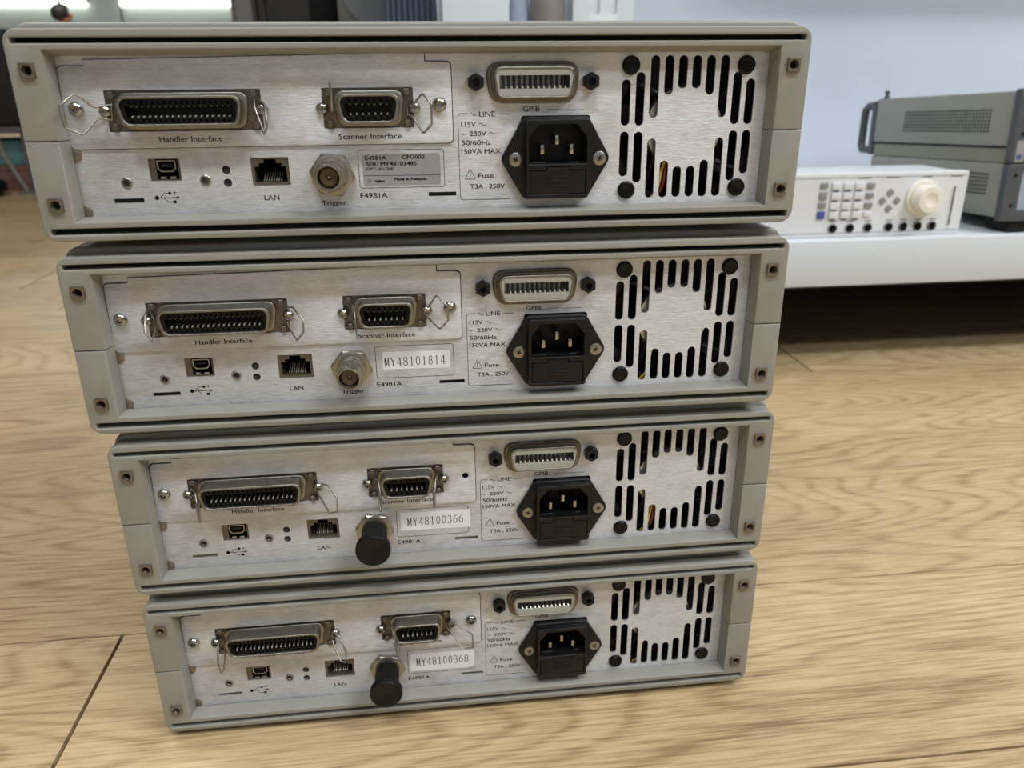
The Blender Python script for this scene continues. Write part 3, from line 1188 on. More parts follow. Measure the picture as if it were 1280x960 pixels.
def usb_symbol():
    y = PD - 0.035
    mb = MB()
    mb.plate([circ(-131.2, 18.2, 1.05, 16)], y, y + 0.02)
    stroke2d(mb, [(-131.2, 18.2), (-121.6, 18.2)], 0.35, y)
    mb.plate([[(-122.2, 18.8), (-120.3, 18.2), (-122.2, 17.6)]], y, y + 0.02)
    stroke2d(mb, [(-129.6, 18.2), (-127.6, 20.3), (-125.4, 20.3)], 0.35, y)
    mb.plate([circ(-125.0, 20.3, 0.75, 12)], y, y + 0.02)
    stroke2d(mb, [(-128.2, 18.2), (-126.2, 16.2), (-124.0, 16.2)], 0.35, y)
    mb.plate([rrect(-124.0, -122.5, 15.5, 16.9, 0)], y, y + 0.02)
    stroke2d(mb, [(-123.4, 20.5), (-121.9, 20.5)], 0.3, y)
    stroke2d(mb, [(-122.65, 21.25), (-122.65, 19.75)], 0.3, y)
    return mb.mesh('printed_symbol', M['ink'])


def warn_triangle():
    y = PD - 0.035
    mb = MB()
    stroke2d(mb, rpoly([(15.7, 23.8), (20.9, 23.8), (18.3, 28.7)], 0.2, 2), 0.32, y, True)
    stroke2d(mb, [(18.3, 27.0), (18.3, 25.3)], 0.4, y)
    mb.plate([circ(18.3, 24.6, 0.28, 8)], y, y + 0.02)
    return mb.mesh('printed_symbol', M['ink'])


# serif figures for the white serial stickers: strokes in a 6 x 10 cell (points, width)
def arc_pts(cx, cy, rx, ry, a0, a1, n=14):
    return [(cx + rx * math.cos(math.radians(a0 + (a1 - a0) * i / n)), cy + ry * math.sin(math.radians(a0 + (a1 - a0) * i / n))) for i in range(n + 1)]


SER = {
    'M': [([(1, 0), (1, 10)], .8), ([(1, 10), (3, 1.6)], .9), ([(3, 1.6), (5, 10)], .5), ([(5, 10), (5, 0)], .9), ([(0.2, 0), (1.8, 0)], .4), ([(4.2, 0), (5.9, 0)], .4), ([(0.2, 10), (1.2, 10)], .4), ([(4.8, 10), (5.9, 10)], .4)],
    'Y': [([(0.8, 10), (3, 4.8)], .9), ([(5.2, 10), (3, 4.8)], .5), ([(3, 4.9), (3, 0)], .9), ([(0, 10), (1.8, 10)], .4), ([(4.3, 10), (6, 10)], .4), ([(2, 0), (4, 0)], .4)],
    '1': [([(3, 0), (3, 10)], .9), ([(1.6, 8.8), (3, 10)], .5), ([(1.5, 0), (4.5, 0)], .4)],
    '4': [([(4, 0), (4, 10)], .9), ([(4, 10), (0.6, 3)], .5), ([(0.5, 2.9), (5.6, 2.9)], .5), ([(2.8, 0), (5.2, 0)], .4)],
    '8': [(arc_pts(3, 7.5, 1.9, 2.4, 0, 360), .65), (arc_pts(3, 2.6, 2.2, 2.6, 0, 360), .7)],
    '0': [(arc_pts(3, 5, 2.1, 4.9, 0, 360, 20), .75)],
    '3': [(arc_pts(2.8, 7.5, 2.0, 2.4, 160, -90), .65), (arc_pts(2.8, 2.5, 2.3, 2.6, 90, -160), .75)],
    '6': [(arc_pts(3, 3, 2.2, 3.0, 0, 360), .7), (arc_pts(5.4, 3.2, 4.6, 6.7, 178, 100, 8), .65)],
}


def serial_text(s, x0, x1, z0, z1, y, tilt):
    mb = MB()
    n = len(s)
    cw = (x1 - x0) / n
    h = z1 - z0
    for i, ch in enumerate(s):
        ox = x0 + i * cw
        for pts, w in SER[ch]:
            q = []
            for px, pz in pts:
                X = ox + cw * (0.08 + 0.84 * px / 6)
                q.append((X, z0 + h * pz / 10 + tilt * (X - x0)))
            stroke2d(mb, q, w * h / 10, y)
    return mb.mesh('printed_serial', M['ink'])


def asset_label_texts():
    y = PD - 0.16
    mb = MB()
    lettering(mb, 'E4981A', -32.0, -21.9, 33.8, 1.8, y, 0.012)
    lettering(mb, 'CFG002', -14.4, -3.6, 34.0, 1.8, y, 0.012)
    lettering(mb, 'SER: MY48103485', -31.7, -7.6, 31.0, 1.8, y, 0.012)
    lettering(mb, 'OPT: 001 500', -31.8, -18.8, 28.9, 1.3, y)
    lettering(mb, 'Agilent', -28.1, -23.4, 23.3, 1.15, y, 0.012)
    lettering(mb, 'Made in Malaysia', -18.7, -3.0, 24.0, 1.15, y, 0.014)
    stroke2d(mb, [(-33.3, 26.5), (3.7, 26.2)], 0.22, y)
    # small ray emblem
    stroke2d(mb, circ(-30.7, 23.9, 0.5, 10), 0.16, y, True)
    for i in range(8):
        a = i * PI / 4
        stroke2d(mb, [(-30.7 + 0.75 * math.cos(a), 23.9 + 0.75 * math.sin(a)), (-30.7 + 1.15 * math.cos(a), 23.9 + 1.15 * math.sin(a))], 0.15, y)
    return mb.mesh('printed_text', M['ink'])


LABELS = [
    'grey-beige bench meter on top of the stack, silver sticker marked CFG002',
    'grey-beige bench meter with white sticker MY48101814, right beneath the topmost meter',
    'grey-beige bench meter with white sticker MY48100366 and a black dust cap',
    'grey-beige bench meter at the foot of the stack, white sticker MY48100368, standing on the floor',
]
POSE = [(-6.9, -2.36, -0.009), (-5.711, -1.755, -0.009), (-0.684, -0.057, 0.001), (0, 0, 0)]


def build_meter(i):
    ux, uy, a = POSE[i]
    root = thing('capacitance_meter', LABELS[i], 'electronic meter', (ux * MM, uy * MM, PITCH * (3 - i) * MM), (0, 0, a), 'stacked bench meters')
    off = (0, 0, ZF * MM)

    def P(name, key, fn, parent=None, loc=None, label=None):
        me = cached(key, fn)
        if parent is None:
            l = Vector(off) + (Vector(loc) * MM if loc else Vector((0, 0, 0)))
            return link(name, me, root, l, label=label)
        return link(name, me, parent, Vector(loc) * MM if loc else (0, 0, 0), label=label)

    P('case_cover', 'case', case_cover)
    if i == 2:
        for s in (-1, 1):
            def side():
                mb = MB(); mb.box(min(s * 180, s * 182.6), max(s * 180, s * 182.6), 12, 60, 26, 43, 0.6, 1)
                return mb.mesh('side_strip', M['cover'])
            P('side_strip', 'side%d' % s, side)
    P('rear_frame', 'fu', frame_upper)
    P('rear_frame', 'fl', frame_lower)
    for key, z0, z1 in (('gt', 85.2, 88.6), ('gb', 2.6, 6.5)):  # dark grey strips painted in for the shade deep in the grooves
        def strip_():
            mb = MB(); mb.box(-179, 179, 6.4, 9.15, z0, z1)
            return mb.mesh('groove_shade_strip', M['grey'])
        P('groove_shade_strip', key, strip_, label='dark strip standing in for the shade deep in the long groove')
    for x, z in NUTS:
        P('square_nut', 'nut', square_nut, None, (x, 0, z))
    for x, y in ((-150, 45), (150, 45), (-150, 350), (150, 350)):
        P('rubber_foot', 'foot', foot, None, (x, y, 0))
    panel = P('rear_panel', 'panel', rear_panel)
    for k in ('lan', 'trigger', 'model', 'bus', 'v115', 'v230', 'hz', 'va', 'fuse', 't3a', 'line'):
        P('printed_text', 'txt' + k, lambda k=k: print_texts(k), panel)
    P('printed_lines', 'plines', printed_lines, panel)
    P('printed_symbol', 'usbsym', usb_symbol, panel)
    P('printed_symbol', 'tri', warn_triangle, panel)
    for z in (38.4, 12.4):
        P('panel_clip', 'clip%d' % z, lambda z=z: clip_tab(z), panel)
    strip = 'grey' if i < 2 else 'pale'
    P('slot_backing', 'sb1' + strip, lambda: back_plate(-152, -136, 15, 19.4, PD + 1.6, 'slot_backing', strip), panel)
    P('slot_backing', 'sb2' + strip, lambda: back_plate(-3.4, 12.3, 15, 19.2, PD + 1.6, 'slot_backing', strip), panel)

    op = P('option_plate', 'plate%d' % (i == 2), lambda: option_plate(i == 2))
    P('printed_text', 'txthandler', lambda: print_texts('handler'), op)
    P('printed_text', 'txtscanner', lambda: print_texts('scanner'), op)
    P('pan_screw', 'pscrew', pan_screw, op, (-159.4, PD - 1.0, 58.5))
    if i != 2:
        P('pan_screw', 'pscrew', pan_screw, op, (4.7, PD - 1.0, 58.6))
    # ribbon sockets
    for key, xa, xb, xl, xr, n, w0 in (('h', -147.2, -77.0, -140.6, -84.4, 18, 0), ('s', -50.4, -7.1, -43.4, -13.1, 7, 2)):
        fl = P('ribbon_connector', key + 'fl', lambda: ribbon_flange(xa, xb))
        P('metal_shell', key + 'sh', lambda: ribbon_shell(xl, xr), fl)
        P('socket_insert', key + 'in', lambda: ribbon_insert(xl, xr, n), fl)
        P('contact_row', key + 'c0', lambda: contact_row(xl, xr, n, False), fl)
        P('contact_row', key + 'c1', lambda: contact_row(xl, xr, n, True), fl)
        for s in (0, 1):
            link('wire_bail', make_wire(WIRES[i][w0 + s]), fl)
            P('jack_screw', 'jscrew', lambda: pan_screw(2.9, 2.8), fl, ((xa + 0.4) if s == 0 else (xb - 0.2), PD - 1.1, 57.5))
    # bus socket
    fl = P('bus_connector', 'busf', bus_base)
    P('metal_shell', 'buss', bus_shell, fl)
    P('cream_insert', 'busi', bus_insert, fl)
    P('contact_ribs', 'busr', bus_ribs, fl)
    P('contact_row', 'busc', bus_contacts, fl)
    P('socket_back', 'busb', bus_back, fl)
    for x in (22.0, 77.0):
        P('hex_standoff', 'hex', hex_standoff, fl, (x, 0, 68.3))
    # power inlet
    pi = P('power_inlet', 'iec', inlet_housing)
    P('fuse_drawer', 'fd', fuse_drawer, pi)
    for x, z in ((53.3, 37.6), (60.5, 42.0), (67.6, 37.6)):
        P('blade_pin', 'bl%d' % x, lambda x=x, z=z: blade(x, z), pi)
    for x in (40.5, 81.9):
        P('inlet_screw', 'isc', inlet_screw, pi, (x, 5.9, 32.9))
    # trigger socket
    nut = P('trigger_socket', 'bnut', bnc_nut)
    if i < 2:
        P('barrel', 'bbar', bnc_barrel, nut)
        P('insulator', 'bins', bnc_ins, nut)
        P('centre_pin', 'bpin', bnc_pin, nut)
    else:
        P('dust_cap', 'dcap', dust_cap, nut, label='black rubber dust cap pushed over the trigger socket')
    # small ports
    us = P('usb_port', 'usbr', usb_recess)
    P('usb_shell', 'usbs', usb_shell, us)
    P('usb_tongue', 'usbt', usb_tongue, us)
    P('socket_back', 'usbb', lambda: back_plate(-133, -118, 25, 37, PD + 7), us)
    la = P('lan_port', 'lan', lan_shell)
    P('contact_row', 'lanp', lan_pins, la)
    P('socket_back', 'lanb', lambda: back_plate(-86, -68, 22, 36, PD + 12.5), la)
    for x, z in ((-143.7, 25.4), (-107.6, 25.9)):
        P('threaded_insert', 'thr', threaded_hole, None, (x, PD, z))
    for x, z in ((-97.5, 30.5), (-97.5, 24.5)):
        P('indicator_lamp', 'led', led_lens, None, (x, PD + 0.5, z))
    for x, z in ((96.7, 75.2), (153.8, 75.0), (96.7, 16.9), (154.0, 17.1)):
        P('push_rivet', 'rivet', rivet, None, (x, PD, z))
    fan = P('cooling_fan', 'fan', fan_frame)
    P('fan_rotor', 'fanr', fan_rotor, fan)
    P('hub_label', 'fanl', fan_label, fan)
    dx = (0, -1.6, 0.3, -0.8)[i]
    P('fan_lead', 'ly%d' % i, lambda: lead(dx - 1.0, 'yellow', 0.6), fan, label='yellow fan lead')
    if i in (0, 2):
        P('fan_lead', 'lr%d' % i, lambda: lead(dx + 0.5, 'red', 1.6), fan, label='red fan lead')
    # sticker
    if i == 0:
        def lab():
            mb = MB(); mb.plate([rrect(-33.5, 3.9, 21.8, 36.5, 1.0, 3)], PD - 0.12, PD - 0.01)
            return mb.mesh('serial_sticker', M['silver'])
        st = P('serial_sticker', 'st0', lab, label='silver identification sticker')
        P('printed_text', 'st0t', asset_label_texts, st)
    else:
        s, (xa, xb, za, zb), (ta, tb, tc, td), tilt = (
            None,
            ('MY48101814', (-31.8, 3.6, 25.2, 35.2), (-31.4, 1.6, 27.2, 31.9), 0.008),
            ('MY48100366', (-33.2, 7.0, 24.5, 36.4), (-29.8, 3.2, 27.6, 32.6), 0.012),
            ('MY48100368', (-34.0, 6.0, 22.2, 35.4), (-30.6, 2.6, 26.4, 31.9), 0.0))[i]

        def lab():
            mb = MB()
            mb.plate([[(xa, za + 0.3), (xb, za - 0.2), (xb, zb - 0.4), (xa, zb)]], PD - 0.14, PD - 0.03)
            return mb.mesh('serial_sticker', M['sticker'])
        st = P('serial_sticker', 'st%d' % i, lab, label='white serial number sticker')
        P('printed_serial', 'st%dt' % i, lambda: serial_text(s, ta, tb, tc, td, PD - 0.19, tilt), st)
    return root


for i in (3, 2, 1, 0):
    build_meter(i)

# ------------------------------------------------------------------ low white shelf with instruments on it
SZ = 0.178   # top of the shelf
sh = thing('low_shelf', 'low white steel shelf behind the stack, carrying the bench instruments', 'shelf', (0.85, 0.9, 0))
mb = MB(); mb.box(-1010, 1150, -344, 350, 118, 178, 2.5, 2)
link('shelf_board', mb.mesh('shelf_board', M['white']), sh)
mb = MB(); mb.box(-1005, 1145, -320, 345, 110, 117.5)  # black sheet added to darken the space below the shelf
link('under_shade_board', mb.mesh('under_shade_board', M['rack']), sh, label='dark board added under the shelf to deepen the shade there')
mb = MB(); mb.box(-1000, 1140, 335, 345, 2, 109.5)  # second black sheet, added for the same darkening at the rear
link('back_shade_board', mb.mesh('back_shade_board', M['rack']), sh, label='dark board added at the back to deepen the shade under the shelf')
for x in (-980, 1110):
    for y in (-300, 320):
        mb = MB(); mb.box(x - 18, x + 18, y - 18, y + 18, 0, 120, 1, 1)
        link('leg', mb.mesh('leg', M['white']), sh)

# white instrument with keypad and dial; its own coordinates: mm, front at y = 0, right edge x = 0
wi = thing('signal_source', 'white bench instrument with keypad and round dial on the low shelf', 'electronic instrument', (0.6885, 0.575, SZ))
W = 424
mb = MB(); mb.box(-W + 2, -2, 3, 100, 1.5, 79, 1.5, 2)
link('case_cover', mb.mesh('case_cover', M['white']), wi)
mb = MB()
mb.plate([rrect(-W, 0, 0.3, 80.8, 2.5, 4)], 0, 14, 1.0, 2)
fp = link('front_panel', mb.mesh('front_panel', M['whiteplastic']), wi)
mb = MB(); mb.box(-W + 2, -2, -0.4, 0.4, 75.2, 75.8)
mb.box(-W + 2, -2, -0.5, 0.4, 5.6, 6.2)
link('trim_line', mb.mesh('trim_line', M['greybtn']), fp)


def wx(x):   # measured world x (mm) -> own x
    return x - 688.5


def wz(z):
    return z - 177.0


for r, z in enumerate((242.2, 230.0, 217.6, 206.2)):
    for c, x in enumerate((510.5, 526.0, 541.2)):
        mb = MB(); mb.box(wx(x) - 6.3, wx(x) + 6.3, -3.4, 0.3, wz(z) - 4.6, wz(z) + 4.6, 1.0, 2)
        k = link('key', mb.mesh('key', M['whiteplastic']), wi)
        mb = MB(); mb.box(wx(x) - 4.2, wx(x) + 3.8, -0.6, 0.3, wz(z) - 6.8, wz(z) - 5.3)
        link('key_legend', mb.mesh('key_legend', M['greyink']), k)
    mb = MB(); mb.box(wx(556.5) - 5.2, wx(556.5) + 5.2, -2.6, 0.3, wz(z) - 3.2, wz(z) + 3.2, 0.8, 2)
    link('key', mb.mesh('key', M['greybtn'] if r < 3 else M['whiteplastic']), wi)
for z, h, m in ((243.5, 3.6, 'greybtn'), (231.0, 5.0, 'greybtn'), (219.0, 3.6, 'greybtn'), (206.5, 5.0, 'blue')):
    mb = MB(); mb.box(wx(494) - 5.2, wx(494) + 5.2, -2.2, 0.3, wz(z) - h, wz(z) + h, 1.0, 2)
    link('side_button', mb.mesh('side_button', M[m]), wi, label='blue button' if m == 'blue' else None)
for x, z, n in ((584.3, 233.0, 0), (584.9, 213.0, 1), (574.9, 222.8, 2), (594.8, 222.6, 3)):
    mb = MB()
    cx, cz = wx(x), wz(z)
    q = 5.2
    mb.plate([rpoly([(cx, cz + q), (cx - q, cz), (cx, cz - q), (cx + q, cz)], 1.2, 3)], -2.2, 0.3, 0.5, 1)
    link('arrow_key', mb.mesh('arrow_key', M['greybtn']), wi)
mb = MB(); mb.lathe([(23, 0.4), (23, -2), (22, -3.2), (18, -3.4)], wx(629.0), wz(225.0), 40)
dl = link('dial', mb.mesh('dial', M['ivory'], 40), wi)
mb = MB(); mb.lathe([(17.6, -3), (17.4, -18), (16.2, -20), (9.0, -20.4), (8.0, -19.6), (0, -19.2)], wx(629.0), wz(225.0), 40)
link('knob', mb.mesh('knob', M['ivory'], 40), dl)
for x in (512.2, 535.4, 560.0, 588.6, 608.6, 628.6, 648.6):
    mb = MB(); mb.lathe([(6.2, 0.3), (6.2, -1.4), (5.2, -2.0)], wx(x), wz(189.0), 24)
    j = link('jack', mb.mesh('jack', M['greybtn'], 40), wi)
    mb = MB(); mb.lathe([(5.2, 0.2), (5.2, -2.1), (3.6, -2.1), (3.2, 0.0), (1.6, 0.0), (1.4, -3.0), (0, -3.2)], wx(x), wz(189.0), 20)
    link('jack_socket', mb.mesh('jack_socket', M['black'], 40), j)
mb = MB(); mb.plate([rrect(wx(669.0), wx(674.0), wz(186.5), wz(240), 2.4, 5), rrect(wx(670.2), wx(672.8), wz(189), wz(238.8), 0.4, 1)], -1.0, 0.4)
s_ = link('card_slot', mb.mesh('card_slot', M['whiteplastic']), wi)
mb = MB(); mb.box(wx(670.2), wx(672.8), -0.3, 0.2, wz(189), wz(238.8))
link('slot_opening', mb.mesh('slot_opening', M['grey']), s_)
for x0, x1 in ((538, 556), (576, 594), (626, 638), (664, 680)):
    mb = MB(); mb.box(wx(x0), wx(x1), -0.35, 0.3, wz(251.0), wz(252.2))
    link('printed_line', mb.mesh('printed_line', M['greyink']), fp)
for x in (512.2, 535.4, 560.0, 588.6, 608.6, 628.6, 648.6):
    mb = MB(); mb.box(wx(x) - 4.5, wx(x) + 4.5, -0.35, 0.3, wz(197.2), wz(198.2))
    link('printed_line', mb.mesh('printed_line', M['greyink']), fp)


# two grey-green instruments, one on the other, noses propped up; own coordinates: mm, left front bottom corner at 0
TILT = math.radians(-2.8)


def grey_unit(label, base, h, upper):
    g = thing('rack_instrument', label, 'electronic instrument', base, (TILT, 0, 0), 'grey instruments stacked on the shelf')
    D = 318
    b0 = 21 if upper else 0
    mb = MB(); mb.box(0, 424, 0, D, b0, h, 2.0, 2)
    case = link('case_cover', mb.mesh('case_cover', M['instr']), g)
    if upper:
        mb = MB(); mb.box(1.5, 422, 2, D - 1, 0, b0 - 1.5, 1.2, 1)
        link('side_rail', mb.mesh('side_rail', M['strip']), g)
        mb = MB(); mb.box(0.2, 422, 0.5, D - 0.5, b0 - 1.6, b0 + 0.2)
        link('seam_strip', mb.mesh('seam_strip', M['ventdark']), g)
    # perforated vent, slanted slits
    mb = MB()
    y0, y1, za, zb, ny, nz = (42, 238, 37, 68, 30, 7) if upper else (28, 84, 26, 56, 11, 6)
    for r in range(nz):
        z = za + (zb - za) * (r + 0.5) / nz
        for c in range(ny):
            y = y0 + (y1 - y0) * (c + 0.5) / ny
            s = (y1 - y0) / ny * 0.29
            q = (zb - za) / nz * 0.31
            b = bmesh.new()
            vs_ = [b.verts.new((-0.35, y - s + 1.0, z - q)), b.verts.new((-0.35, y + s + 1.0, z - q)), b.verts.new((-0.35, y + s - 1.0, z + q)), b.verts.new((-0.35, y - s - 1.0, z + q))]
            b.faces.new(vs_)
            me = bpy.data.meshes.new('t'); b.to_mesh(me); b.free()
            mb.add_mesh(me)
    link('vent_grille', mb.mesh('vent_grille', M['ventdark']), case)
    # front bezel
    mb = MB()
    mb.plate([rrect(-3, 427, 0.5 if upper else -4, (h + 2.5) if upper else (h - 0.2), 3, 3), rrect(19, 405, 10, h - 8, 2, 2)], -9, 2, 1.2, 2)
    bz = link('front_bezel', mb.mesh('front_bezel', M['slate']), g)
    mb = MB(); mb.box(17, 407, -4, -1, 8, h - 6)
    link('front_panel', mb.mesh('front_panel', M['paleblue']), g)
    for z in (h - 14, 36 if upper else 16):
        mb = MB(); mb.lathe([(2.6, -8.6), (2.6, -9.4), (0, -9.4)], 9, z, 12)
        link('bezel_screw', mb.mesh('bezel_screw', M['black']), bz)
    if upper:
        mb = MB(); mb.box(3, 15, -9.7, -8.8, 2, 28, 0.2, 1)
        bd = link('badge', mb.mesh('badge', M['silver']), bz)
        mb = MB(); mb.box(5, 11, -10.0, -9.6, 5, 11)
        link('badge_emblem', mb.mesh('badge_emblem', M['blue']), bd)
        # rear handle loops
        for x in (6, 412):
            mb = MB()
            mb.tube([(x, D + 2, h - 9), (x, D + 34, h - 11), (x, D + 44, h - 18), (x, D + 46, 16), (x, D + 40, 8), (x, D + 2, 8)], 6.5, res=3)
            mb.box(x - 7, x + 7, D - 1, D + 14, 1, h - 4, 2, 2)
            link('rear_handle', mb.mesh('rear_handle', M['slate'], 50), g)
        mb = MB(); mb.lathe([(0, 12), (3.4, 12), (3.8, 8), (2.2, 5), (5, 2), (5, -1)], 10, h, 16, axis='z', cy=D - 8)
        link('top_stud', mb.mesh('top_stud', M['slate']), g)
    else:
        for x in (40, 384):
            for y, dz in ((12, -17.3), (D - 44, -5.4)):
                mb = MB(); mb.box(x - 26, x + 26, y - 16, y + 26, dz, 1, 1.5, 1)
                link('rubber_foot', mb.mesh('rubber_foot', M['rubber']), g)
    return g


gb = Vector((0.737, 0.572, SZ + 0.020))
grey_unit('grey-green bench instrument lying on the shelf right of the white one, lower of two', gb, 68, False)
up = Matrix.Rotation(TILT, 3, 'X') @ Vector((0, 0, 0.0685))
grey_unit('grey-green bench instrument with wide side vent and rear handle, upper of two', gb + up, 88, True)

# ------------------------------------------------------------------ things standing on the shelf behind the stack
t = thing('shade_shelf', 'unseen white shelf board added on the pale blue wall to shade its upper part', 'shelf', (1.75, 1.14, 0.72))
mb = MB(); mb.box(-1250, 1400, -100, 148, 0, 28, 2, 1)  # board added out of view, casts the shade on the upper wall
link('shelf_board', mb.mesh('shelf_board', M['white']), t)  # this one is the added unseen board that shades the wall
for x in (-1100, 0, 1200):
    mb = MB(); mb.plate([[(x - 3, 0)] + [(x + 3, 0), (x + 3, -120), (x - 3, -120)]], 140, 148)
    mb.box(x - 3, x + 3, -90, 148, -18, 0, 1, 1)
    link('bracket', mb.mesh('bracket', M['white']), t)

t = thing('storage_box', 'plain white box with a bare front, standing beside the ribbed panel', 'box', (0.0915, 1.09, SZ))
mb = MB(); mb.box(-55, 55, -70, 90, 0, 420, 3, 2)
link('box_body', mb.mesh('box_body', M['white']), t)
mb = MB(); mb.box(-57, 57, -72, 92, 400, 432, 3, 2)
link('lid', mb.mesh('lid', M['white']), t)

t = thing('water_bottle', 'pale blue plastic bottle between the white box and the taupe canister', 'bottle', (0.170, 1.08, SZ))
mb = MB(); mb.lathe([(0, 0), (16, 0), (17.5, 3), (17.5, 300), (15, 340), (8, 365), (8, 380), (0, 380)], 0, 0, 28, axis='z')
link('bottle_body', mb.mesh('bottle_body', M['paleblue'], 40), t)
mb = MB(); mb.lathe([(9.5, 372), (9.5, 395), (0, 396)], 0, 0, 20, axis='z')
link('cap', mb.mesh('cap', M['white'], 40), t)

t = thing('canister', 'tall taupe round canister beside the white bin', 'canister', (0.217, 1.07, SZ))
mb = MB(); mb.lathe([(0, 0), (28, 0), (30, 3), (30, 400), (28, 404), (0, 404)], 0, 0, 36, axis='z')
link('canister_body', mb.mesh('canister_body', M['taupe'], 40), t)
mb = MB(); mb.lathe([(30.6, 404), (30.6, 424), (28, 428), (0, 428)], 0, 0, 36, axis='z')
link('lid', mb.mesh('lid', M['taupe'], 40), t)

t = thing('plastic_bin', 'white plastic bin with oval finger slots near its top', 'bin', (0.309, 1.10, SZ))
mb = MB()
mb.plate([rrect(-52, 52, 0, 420, 4, 3), slot(-14, 296, 350, 16), slot(16, 296, 350, 16)], -52, -48, 0.8, 1)
mb.box(-52, -48, -50, 110, 0, 420, 0.8, 1); mb.box(48, 52, -50, 110, 0, 420, 0.8, 1)
mb.box(-52, 52, 106, 110, 0, 420, 0.8, 1); mb.box(-50, 50, -50, 108, 0, 4)
mb.plate([rrect(-50, 50, 2, 418, 2)], -47, -45)
link('bin_body', mb.mesh('bin_body', M['whiteplastic'], 40), t)
mb = MB(); mb.plate([rrect(-55, 55, 408, 424, 4, 3)], -54, 112, 1, 1)
link('rim', mb.mesh('rim', M['whiteplastic'], 40), t)

t = thing('ribbed_panel', 'dark blue-grey ribbed panel standing left of the white box', 'panel', (-0.0135, 1.07, SZ))
mb = MB()
o = []
for k in range(9):
    x = -42 + k * 9.4
    o += [(x, 0), (x + 1.2, -6), (x + 6.2, -6), (x + 7.4, 0)]
o = [(-43, 24)] + o[:] + [(43, 0), (43, 24)]
cu_pts = [(px, -py) for px, py in o]
mb.plate([cu_pts], 0, 420)
bm_ = mb.bm
for v in bm_.verts:
    v.co = Vector((v.co.x, -v.co.z, v.co.y))
link('ribbed_sheet', mb.mesh('ribbed_sheet', M['navy'], 30), t)
mb = MB(); mb.box(-46, 46, -12, 34, 0, 8, 1.5, 1)
link('foot_rail', mb.mesh('foot_rail', M['rack']), t)

t = thing('desk_fan', 'blue-grey round desk fan head between dark rack and ribbed panel', 'fan', (-0.075, 1.16, SZ))
mb = MB(); mb.lathe([(0, 0), (48, 0), (50, 4), (46, 14), (14, 22), (0, 22)], 0, 0, 32, axis='z')
link('base', mb.mesh('base', M['rack'], 40), t)
mb = MB(); mb.lathe([(0, 20), (8, 20), (8, 330), (0, 330)], 0, 0, 16, axis='z')
link('pole', mb.mesh('pole', M['rackgrey'], 40), t)
mb = MB(); mb.lathe([(0, 34), (40, 34), (66, 22), (70, 6), (68, -6), (60, -12), (22, -16), (18, -20), (0, -21)], 8, 350, 40)
link('fan_head', mb.mesh('fan_head', M['dish'], 40), t)

# dark rack standing on the floor behind
t = thing('equipment_rack', 'dark open equipment rack with grey posts standing behind the stack', 'rack', (-0.262, 1.45, 0))
for x in (-62, 126):
    for y in (-160, 300):
        mb = MB(); mb.box(x - 15, x + 15, y - 15, y + 15, 0, 900, 2, 1)
        link('post', mb.mesh('post', M['rackgrey']), t)
for z in (60, 430, 800):
    mb = MB(); mb.box(-50, 116, -160, 300, z, z + 14, 1, 1)
    link('shelf', mb.mesh('shelf', M['rack']), t)
mb = MB(); mb.box(-50, 116, 285, 300, 60, 880)
link('back_panel', mb.mesh('back_panel', M['rack']), t)
for o in list(COL.objects):
    pass
t2 = thing('black_unit', 'black box-shaped unit on a shelf inside the dark rack', 'device', (-0.228, 1.47, 0.4445))
mb = MB(); mb.box(-66, 72, -150, 120, 0, 190, 4, 2)
link('unit_body', mb.mesh('unit_body', M['insert']), t2)
mb = MB(); mb.box(-62, 20, -153, -149, 14, 150, 1, 1)
link('unit_front', mb.mesh('unit_front', M['rack']), t2)

# ------------------------------------------------------------------ clutter at the far left
t = thing('low_rack', 'low dark metal rack at the left edge, carrying a black case', 'rack', (-1.66, 3.0, 0))
mb = MB(); mb.box(-260, 230, -180, 220, 210, 232, 3, 1)
link('top_board', mb.mesh('top_board', M['rackgrey']), t)
for x in (-240, 205):
    for y in (-160, 200):
        mb = MB(); mb.box(x - 11, x + 11, y - 11, y + 11, 0, 212, 1, 1)
        link('leg', mb.mesh('leg', M['rackgrey']), t)
t = thing('equipment_case', 'large black case standing on the low rack at the left edge', 'case', (-1.66, 3.0, 0.2325))
mb = MB(); mb.box(-240, 220, -170, 200, 0, 330, 12, 3)
link('case_body', mb.mesh('case_body', M['rack']), t)
mb = MB(); mb.tube([(-60, -172, 150), (-60, -200, 150), (60, -200, 150), (60, -172, 150)], 9, res=2)
link('handle', mb.mesh('handle', M['black']), t)
o = thing('crate', 'reddish-brown crate on the floor under the low rack', 'crate', (-1.56, 2.99, 0))
mb = MB(); mb.box(-120, 110, -130, 130, 0, 86, 4, 2)
link('crate_body', mb.mesh('crate_body', M['redbrown']), o)
mb = MB(); mb.box(-124, 114, -134, 134, 74, 90, 3, 1)
link('rim', mb.mesh('rim', M['redbrown']), o)
o = thing('plastic_tub', 'teal plastic tub standing on the reddish-brown crate', 'tub', (-1.55, 2.98, 0.0905))
mb = MB(); mb.box(-90, 95, -100, 100, 0, 84, 8, 3)
link('tub_body', mb.mesh('tub_body', M['teal']), o)
mb = MB(); mb.box(-94, 99, -104, 104, 76, 92, 4, 2)
link('lid', mb.mesh('lid', M['teal']), o)
mb = MB()
for k in range(7):
    r = 62 + 7 * (k % 3)
    mb.tube([(r * math.cos(a) * 1.2, r * math.sin(a), 9 + 6 * k + 5 * math.sin(3 * a + k)) for a in [2 * PI * q / 24 for q in range(24)]], 7, cyclic=True, res=2)
o = link('cable_coil', mb.mesh('cable_coil', M['black'], 60), None, (-1.60, 2.72, 0))
tag(o, 'black cable coil lying on the floor before the crates', 'cable')
mb = MB()
mb.tube([(0, 0, 8), (-40, 10, 90), (-70, 20, 150), (-75, 22, 190)], 9, nurbs=True, res=2)
